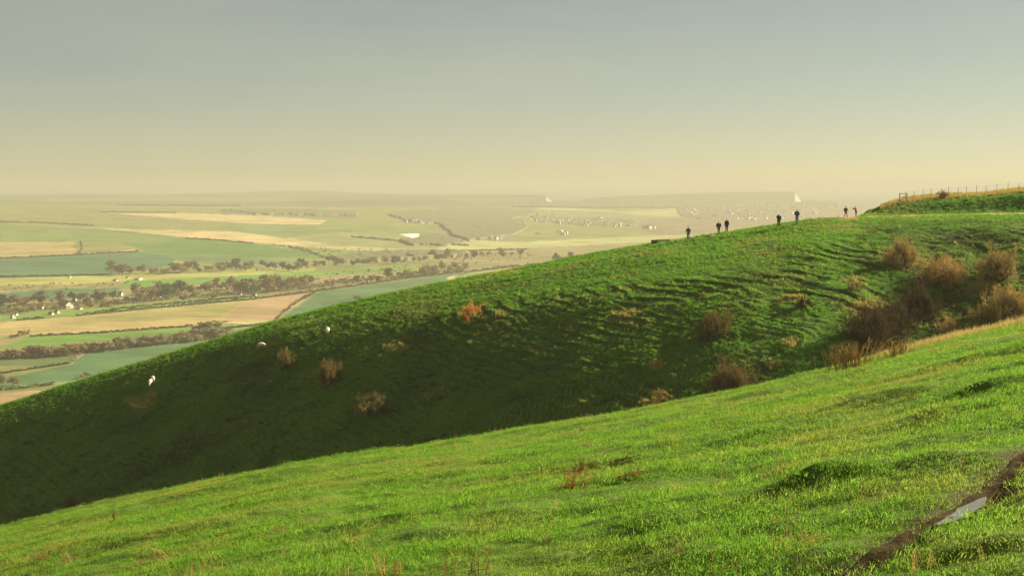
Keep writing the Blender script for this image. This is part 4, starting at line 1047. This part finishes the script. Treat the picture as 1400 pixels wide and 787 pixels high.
# ------------------------------------------------------------------ hedges
def hedge(line, hpx, lab, wpx=None, mat=None):
    ln = np.array(line, float); L = np.r_[0, np.cumsum(np.hypot(*np.diff(ln, axis=0).T))]
    n = int(L[-1] * 9); s = rng.random(n) * L[-1]; px = np.interp(s, L, ln[:, 0]); py = np.interp(s, L, ln[:, 1])
    u, v = uv(px, py); d = D(px, py); S = d / FPX; h = hpx * S * (.45 + 1.0 * vnoise(s / 4, s * 0)) ; w = (wpx or hpx * .8) * S
    c = np.stack([u * d + rng.normal(0, .35, n) * w, d + rng.normal(0, .35, n) * w, v * d + h * (rng.random(n) ** .8)], 1)
    nn = rng.normal(size=(n, 3)); nn /= np.linalg.norm(nn, axis=1)[:, None]; a = np.cross(nn, [0, 0, 1.]); a /= (np.linalg.norm(a, axis=1)[:, None] + 1e-6); b = np.cross(nn, a)
    sz = (.55 * S * (.7 + .6 * rng.random(n)))[:, None] * max(1, hpx * .22)
    V = np.stack([c - a * sz - b * sz, c + a * sz - b * sz, c + a * sz + b * sz, c - a * sz + b * sz], 1).reshape(-1, 3)
    me = mesh_np('hedge', V, np.arange(4 * n).reshape(-1, 4), False); me.materials.append(mat or m_hedge)
    tag(link('hedge', me), lab, 'hedge')
hedge([(-30, 537), (0, 534), (74, 526)], 4, 'dark hedge above the brown field corner at lower left')
hedge([(-30, 516), (0, 511), (94, 497)], 2.6, 'thin dark hedge sloping up between the two lowest green fields')
hedge([(96, 497), (115, 481)], 4, 'short tan hedge climbing at the corner of the lowest green fields', None, m_crown[0])
hedge([(40, 460), (142, 455), (264, 446)], 2.6, 'dark hedge along the lower edge of the tan field')
hedge([(15, 462), (40, 456)], 6, 'ragged brown hedge at the left end of the tan field', None, m_crown[3])
hedge([(302, 450), (414, 438)], 2.4, 'dark hedge below the pinkish field, ending at the crest')
hedge([(376, 438), (400, 418), (434, 398)], 4, 'thick dark hedge running diagonally beside the pinkish field')
hedge([(104, 432), (193, 423), (350, 409), (442, 397), (520, 386), (585, 377), (650, 371)], 3, 'long dark hedge along the lane above the tan and green fields')
hedge([(650, 371), (704, 365), (770, 360)], 3, 'dark hedge meeting the crest below the distant group of trees')
hedge([(22, 438), (60, 435)], 2.4, 'short dark hedge below the white house at far left')
hedge([(140, 425), (190, 419), (350, 405)], 1.8, 'thin hedge on the far side of the village lane')

for ln, hp, lb in [([(-30, 303.5), (60, 305), (127, 309)], 1.6, 'far dark hedge above the pale track at the left edge'),
 ([(254, 326), (300, 329), (345, 333)], 1.7, 'dark hedge on the lower edge of the tan strip, far left of centre'),
 ([(395, 338), (420, 344), (443, 353)], 3.0, 'broad hedge running down to the middle tree line'),
 ([(160, 281), (250, 281.5), (330, 282)], 1.2, 'faint far hedge under the left skyline'),
 ([(140, 290), (190, 291), (240, 291)], 1.3, 'faint hedge at the upper edge of the pale far field'),
 ([(-30, 355), (80, 350), (190, 344)], 1.7, 'dark hedge along the top edge of the teal field'),
 ([(700, 283), (800, 284), (950, 284)], 1.1, 'faint hedge beyond the yellowish far field'),
 ([(480, 324), (560, 331), (640, 336)], 1.8, 'hazy hedge running past the chalk pit'),
 ([(105, 348), (112, 340), (110, 331)], 2.2, 'short hedge climbing across the tan hill field at left'),
 ([(560, 344), (640, 343), (720, 341)], 1.4, 'pale hazy hedge across the flat valley right of centre'),
 ([(-30, 379), (60, 378), (150, 376)], 1.8, 'hedge along the lower edge of the teal field')]:
    hedge(ln, hp, lb, None, m_hedge)
# ------------------------------------------------------------------ houses
def house(px, py, wpx, hpx, rz, wall, roof, lab, depth=.9, gable=False):
    rz += .25 * math.sin(px)
    x, y, z = VP(px, py); s = y / FPX; W = .85 * wpx * s; Dp = W * depth; H = hpx * s * .55; RH_ = hpx * s * .45
    root = empty('house', (x, y, z - .2), rz); tag(root, lab, 'house')
    m = MB(); m.box((0, 0, H / 2), (W, Dp, H))
    m.add([(-W / 2, -Dp / 2, H), (-W / 2, Dp / 2, H), (-W / 2, 0, H + RH_)], [(0, 2, 1)]); m.add([(W / 2, -Dp / 2, H), (W / 2, Dp / 2, H), (W / 2, 0, H + RH_)], [(0, 1, 2)])
    m.build('wall', wall, root)
    m = MB(); o = .35; th = .25
    for sg in (-1, 1):
        y0 = sg * (Dp / 2 + o); z0 = H - o * RH_ / (Dp / 2) + .05
        m.add([(-W / 2 - o, y0, z0), (W / 2 + o, y0, z0), (W / 2 + o, 0, H + RH_ + .05), (-W / 2 - o, 0, H + RH_ + .05),
               (-W / 2 - o, y0, z0 + th), (W / 2 + o, y0, z0 + th), (W / 2 + o, 0, H + RH_ + th + .05), (-W / 2 - o, 0, H + RH_ + th + .05)],
              [(0, 1, 2, 3), (7, 6, 5, 4), (0, 4, 5, 1), (1, 5, 6, 2), (3, 7, 4, 0), (2, 6, 7, 3)])
    r_ = m.build('roof', roof, root)
    m = MB(); m.box((W * .3, 0, H + RH_ + .5), (.9, .8, 1.8)); m.build('chimney', m_roof, r_)
    nw = max(2, int(W / 3.2))
    for i in range(nw):
        for lv in range(2 if H > 4.2 else 1):
            m = MB(); m.box((-W / 2 + W * (i + .5) / nw, -Dp / 2 - .01, H * (.28 + .42 * lv) if H > 4.2 else H * .5), (1.1, .1, 1.3)); m.build('window', m_glass, root)
    m = MB(); m.box((W * .06, -Dp / 2 - .02, 1.0), (1.0, .1, 2.0)); m.build('door', m_wood, root)
for h in [
 (18, 435, 7, 7, -0.55, m_white, m_cream, 'small white house in the open at the far left end of the village'),
 (22, 431, 6, 4, -0.55, m_white, m_slate, 'low white outbuilding just behind the far left house'),
 (53, 422.5, 4.5, 6, -0.55, m_white, m_slate, 'left of twin white gabled houses among dark trees'),
 (57.5, 422.5, 4.5, 6, -0.55, m_white, m_slate, 'right of twin white gabled houses among dark trees'),
 (70, 430, 7, 4, -0.55, m_cream, m_roof, 'cream bungalow with a tiled roof below the dark trees'),
 (78, 428, 7, 4.5, -0.55, m_cream, m_roof, 'reddish roofed cottage right of the cream bungalow'),
 (92, 421, 15, 10, -0.55, m_white, m_slate, 'largest white house with a grey roof in the village'),
 (102, 412.5, 6, 6, -0.55, m_white, m_slate, 'grey roofed white house behind the largest one'),
 (108, 422.5, 10, 2.6, -0.55, m_cream, m_roof, 'long low cream building right of the largest house'),
 (140, 419.5, 5, 4, -0.55, m_white, m_roof, 'small pale cottage in the middle of the village trees'),
 (165, 404, 6, 6, -0.55, m_white, m_slate, 'blue grey roofed house at the top of the village'),
 (172, 411, 7, 4, -0.55, m_cream, m_slate, 'cream house half hidden right of the grey roofed one'),
 (219, 408, 4.5, 8, -0.55, m_white, m_slate, 'narrow tall white gabled house at the right of the village'),
 (208, 409, 6, 5, -0.55, m_cream, m_roof, 'cream house with a red roof beside the tall gabled one'),
 (95, 379.5, 4, 3, -0.55, m_white, m_white, 'tiny white barn alone at the edge of the teal field'),
 (189, 382.5, 11, 3.6, -0.55, m_white, m_cream, 'long white farm building in the meadow beyond the village'),
 (175, 380, 5, 3, -0.55, m_cream, m_roof, 'small tan farm shed left of the long white farm building'),
 (158, 384, 7, 2.5, -0.55, m_cream, m_roof, 'low pale shed at the left end of the meadow farm'),
 (328, 403, 6, 3, -0.55, m_cream, m_slate, 'pale cottage beside the lane right of the village'),
 (348, 404, 6, 3, -0.55, m_white, m_slate, 'white cottage by the lane at the foot of the big bare trees'),
]: house(*h)

# distant town houses: too small to show parts
def town_mesh(W, Dp, H, RH_, roof):
    m = MB(); m.box((0, 0, H / 2), (W, Dp, H), 0)
    m.add([(-W / 2, -Dp / 2, H), (W / 2, -Dp / 2, H), (W / 2, Dp / 2, H), (-W / 2, Dp / 2, H), (-W / 2, 0, H + RH_), (W / 2, 0, H + RH_)], [(0, 1, 5, 4), (3, 4, 5, 2)], 1)
    m.add([(-W / 2, -Dp / 2, H), (-W / 2, Dp / 2, H), (-W / 2, 0, H + RH_), (W / 2, -Dp / 2, H), (W / 2, Dp / 2, H), (W / 2, 0, H + RH_)], [(0, 2, 1), (3, 4, 5)], 0)
    me = m.mesh('town_house'); me.materials.append(m_white); me.materials.append(roof); return me
TM = [town_mesh(11, 8, 6, 3, m_roof), town_mesh(18, 8, 6, 3, m_slate), town_mesh(8, 7, 6.5, 4, m_white)]
def town(n, poly, lab, grp, s0=1.):
    p = np.array(poly, float); x0, y0 = p.min(0); x1, y1 = p.max(0); c = 0
    while c < n:
        px, py = x0 + (x1 - x0) * rng.random(), y0 + (y1 - y0) * rng.random()
        if not inpoly(np.array([px]), np.array([py]), poly)[0] or vnoise(px / 9, py / 3) < .38: continue
        c += 1; o = bpy.data.objects.new('town_house', TM[rng.integers(3)]); COL.objects.link(o); o.location = VP(px, py)
        o.rotation_euler.z = rng.choice([-.45, -.6, -.8, .3, .9]) + rng.normal() * .1; k = s0 * (.9 + .6 * rng.random()); o.scale = (k, k, k); tag(o, lab, 'house', grp)
town(100, [(712, 296), (730, 292), (780, 294), (870, 300), (870, 311), (800, 310), (730, 304)], 'pale house in the hazy small town right of centre', 'houses of the nearer hazy town', .55)
town(8, [(735, 315), (775, 318), (775, 323), (735, 321)], 'pale house in the short row below the nearer hazy town', 'houses below the nearer hazy town', .55)
town(6, [(650, 325), (685, 326), (685, 330), (650, 330)], 'white farm building on the valley floor left of the hazy town', 'white farm buildings on the valley floor', .5)
town(6, [(530, 303), (580, 302), (580, 306), (530, 306)], 'white building at the edge of the far woods above the chalk pit', 'buildings above the chalk pit', .6)
town(9, [(878, 311), (904, 311), (904, 315), (878, 315)], 'long pale shed in the flat land right of the nearer town', 'sheds right of the nearer town', .8)
town(165, [(925, 288), (960, 282), (1050, 278), (1130, 277), (1150, 284), (1100, 300), (1000, 302), (940, 295)], 'pale house of the far coastal town below the headland', 'houses of the far coastal town', .7)

# ------------------------------------------------------------------ haze
mh = bpy.data.materials.new('haze'); mh.use_nodes = True; nt = mh.node_tree; nt.nodes.clear()
o_ = nt.nodes.new('ShaderNodeOutputMaterial'); pv = nt.nodes.new('ShaderNodeVolumePrincipled')
pv.inputs['Color'].default_value = (.435, .42, .355, 1); pv.inputs['Density'].default_value = 1.85e-4; pv.inputs['Anisotropy'].default_value = .1
nt.links.new(pv.outputs[0], o_.inputs['Volume'])
m = MB(); m.box((0, 21500, (14 - 134.5) / 2), (62000, 46000, 14 + 134.5)); tag(m.build('haze', mh), 'warm pale haze filling the whole valley', 'haze', None, 'stuff')

# ------------------------------------------------------------------ light
w = bpy.data.worlds.new('World'); scn.world = w; w.use_nodes = True; nt = w.node_tree; nt.nodes.clear()
sky = nt.nodes.new('ShaderNodeTexSky'); sky.sky_type = 'NISHITA'; sky.sun_disc = False; sky.sun_elevation = SUN_EL; sky.sun_rotation = SUN_AZ
sky.altitude = 3000; sky.air_density = 1.0; sky.dust_density = .6; sky.ozone_density = 0.0
tint = nt.nodes.new('ShaderNodeMix'); tint.data_type = 'RGBA'; tint.blend_type = 'MULTIPLY'; tint.inputs[0].default_value = 1; tint.inputs[7].default_value = (.475, .428, .325, 1)
nt.links.new(sky.outputs[0], tint.inputs[6])
tc = nt.nodes.new('ShaderNodeTexCoord'); mp = nt.nodes.new('ShaderNodeMapping'); mp.inputs['Scale'].default_value = (3, 3, 14)
nz = nt.nodes.new('ShaderNodeTexNoise'); nz.inputs['Scale'].default_value = 1.2; nz.inputs['Detail'].default_value = 5
nt.links.new(tc.outputs['Generated'], mp.inputs[0]); nt.links.new(mp.outputs[0], nz.inputs['Vector'])
mr = nt.nodes.new('ShaderNodeMapRange'); mr.inputs[1].default_value = .3; mr.inputs[2].default_value = .7; mr.inputs[3].default_value = .17; mr.inputs[4].default_value = .37
nt.links.new(nz.outputs['Fac'], mr.inputs[0])
veil = nt.nodes.new('ShaderNodeMix'); veil.data_type = 'RGBA'; nt.links.new(mr.outputs[0], veil.inputs[0]); nt.links.new(tint.outputs[2], veil.inputs[6]); veil.inputs[7].default_value = (3.85, 3.5, 2.55, 1)
bg = nt.nodes.new('ShaderNodeBackground'); bg.inputs[1].default_value = .056; wo = nt.nodes.new('ShaderNodeOutputWorld')
nt.links.new(veil.outputs[2], bg.inputs[0]); nt.links.new(bg.outputs[0], wo.inputs[0])
sl = bpy.data.lights.new('sun', 'SUN'); sl.energy = 5.0; sl.angle = math.radians(.53); sl.color = (1, .90, .66)
so = bpy.data.objects.new('sun', sl); COL.objects.link(so)
sd = Vector((math.sin(SUN_AZ) * math.cos(SUN_EL), math.cos(SUN_AZ) * math.cos(SUN_EL), math.sin(SUN_EL)))
so.rotation_euler = sd.to_track_quat('Z', 'Y').to_euler(); so.location = sd * 300

# ------------------------------------------------------------------ camera, render
cam = bpy.data.cameras.new('camera'); cam.sensor_width = 36; cam.lens = 36 * FPX / 1400; cam.clip_start = .1; cam.clip_end = 90000
co = bpy.data.objects.new('camera', cam); COL.objects.link(co); co.rotation_euler = (math.pi / 2 - PITCH, 0, 0); scn.camera = co
scn.view_settings.view_transform = 'Standard'; scn.view_settings.look = 'None'; scn.view_settings.exposure = 1.63; scn.view_settings.gamma = 1
cy = scn.cycles; cy.use_denoising = True; cy.denoiser = 'OPENIMAGEDENOISE'; cy.max_bounces = 4; cy.diffuse_bounces = 2; cy.transmission_bounces = 3; cy.transparent_max_bounces = 4; cy.volume_bounces = 1
cy.sample_clamp_indirect = 6; cy.use_adaptive_sampling = True; cy.adaptive_threshold = .01
print('trees', CNT[0])
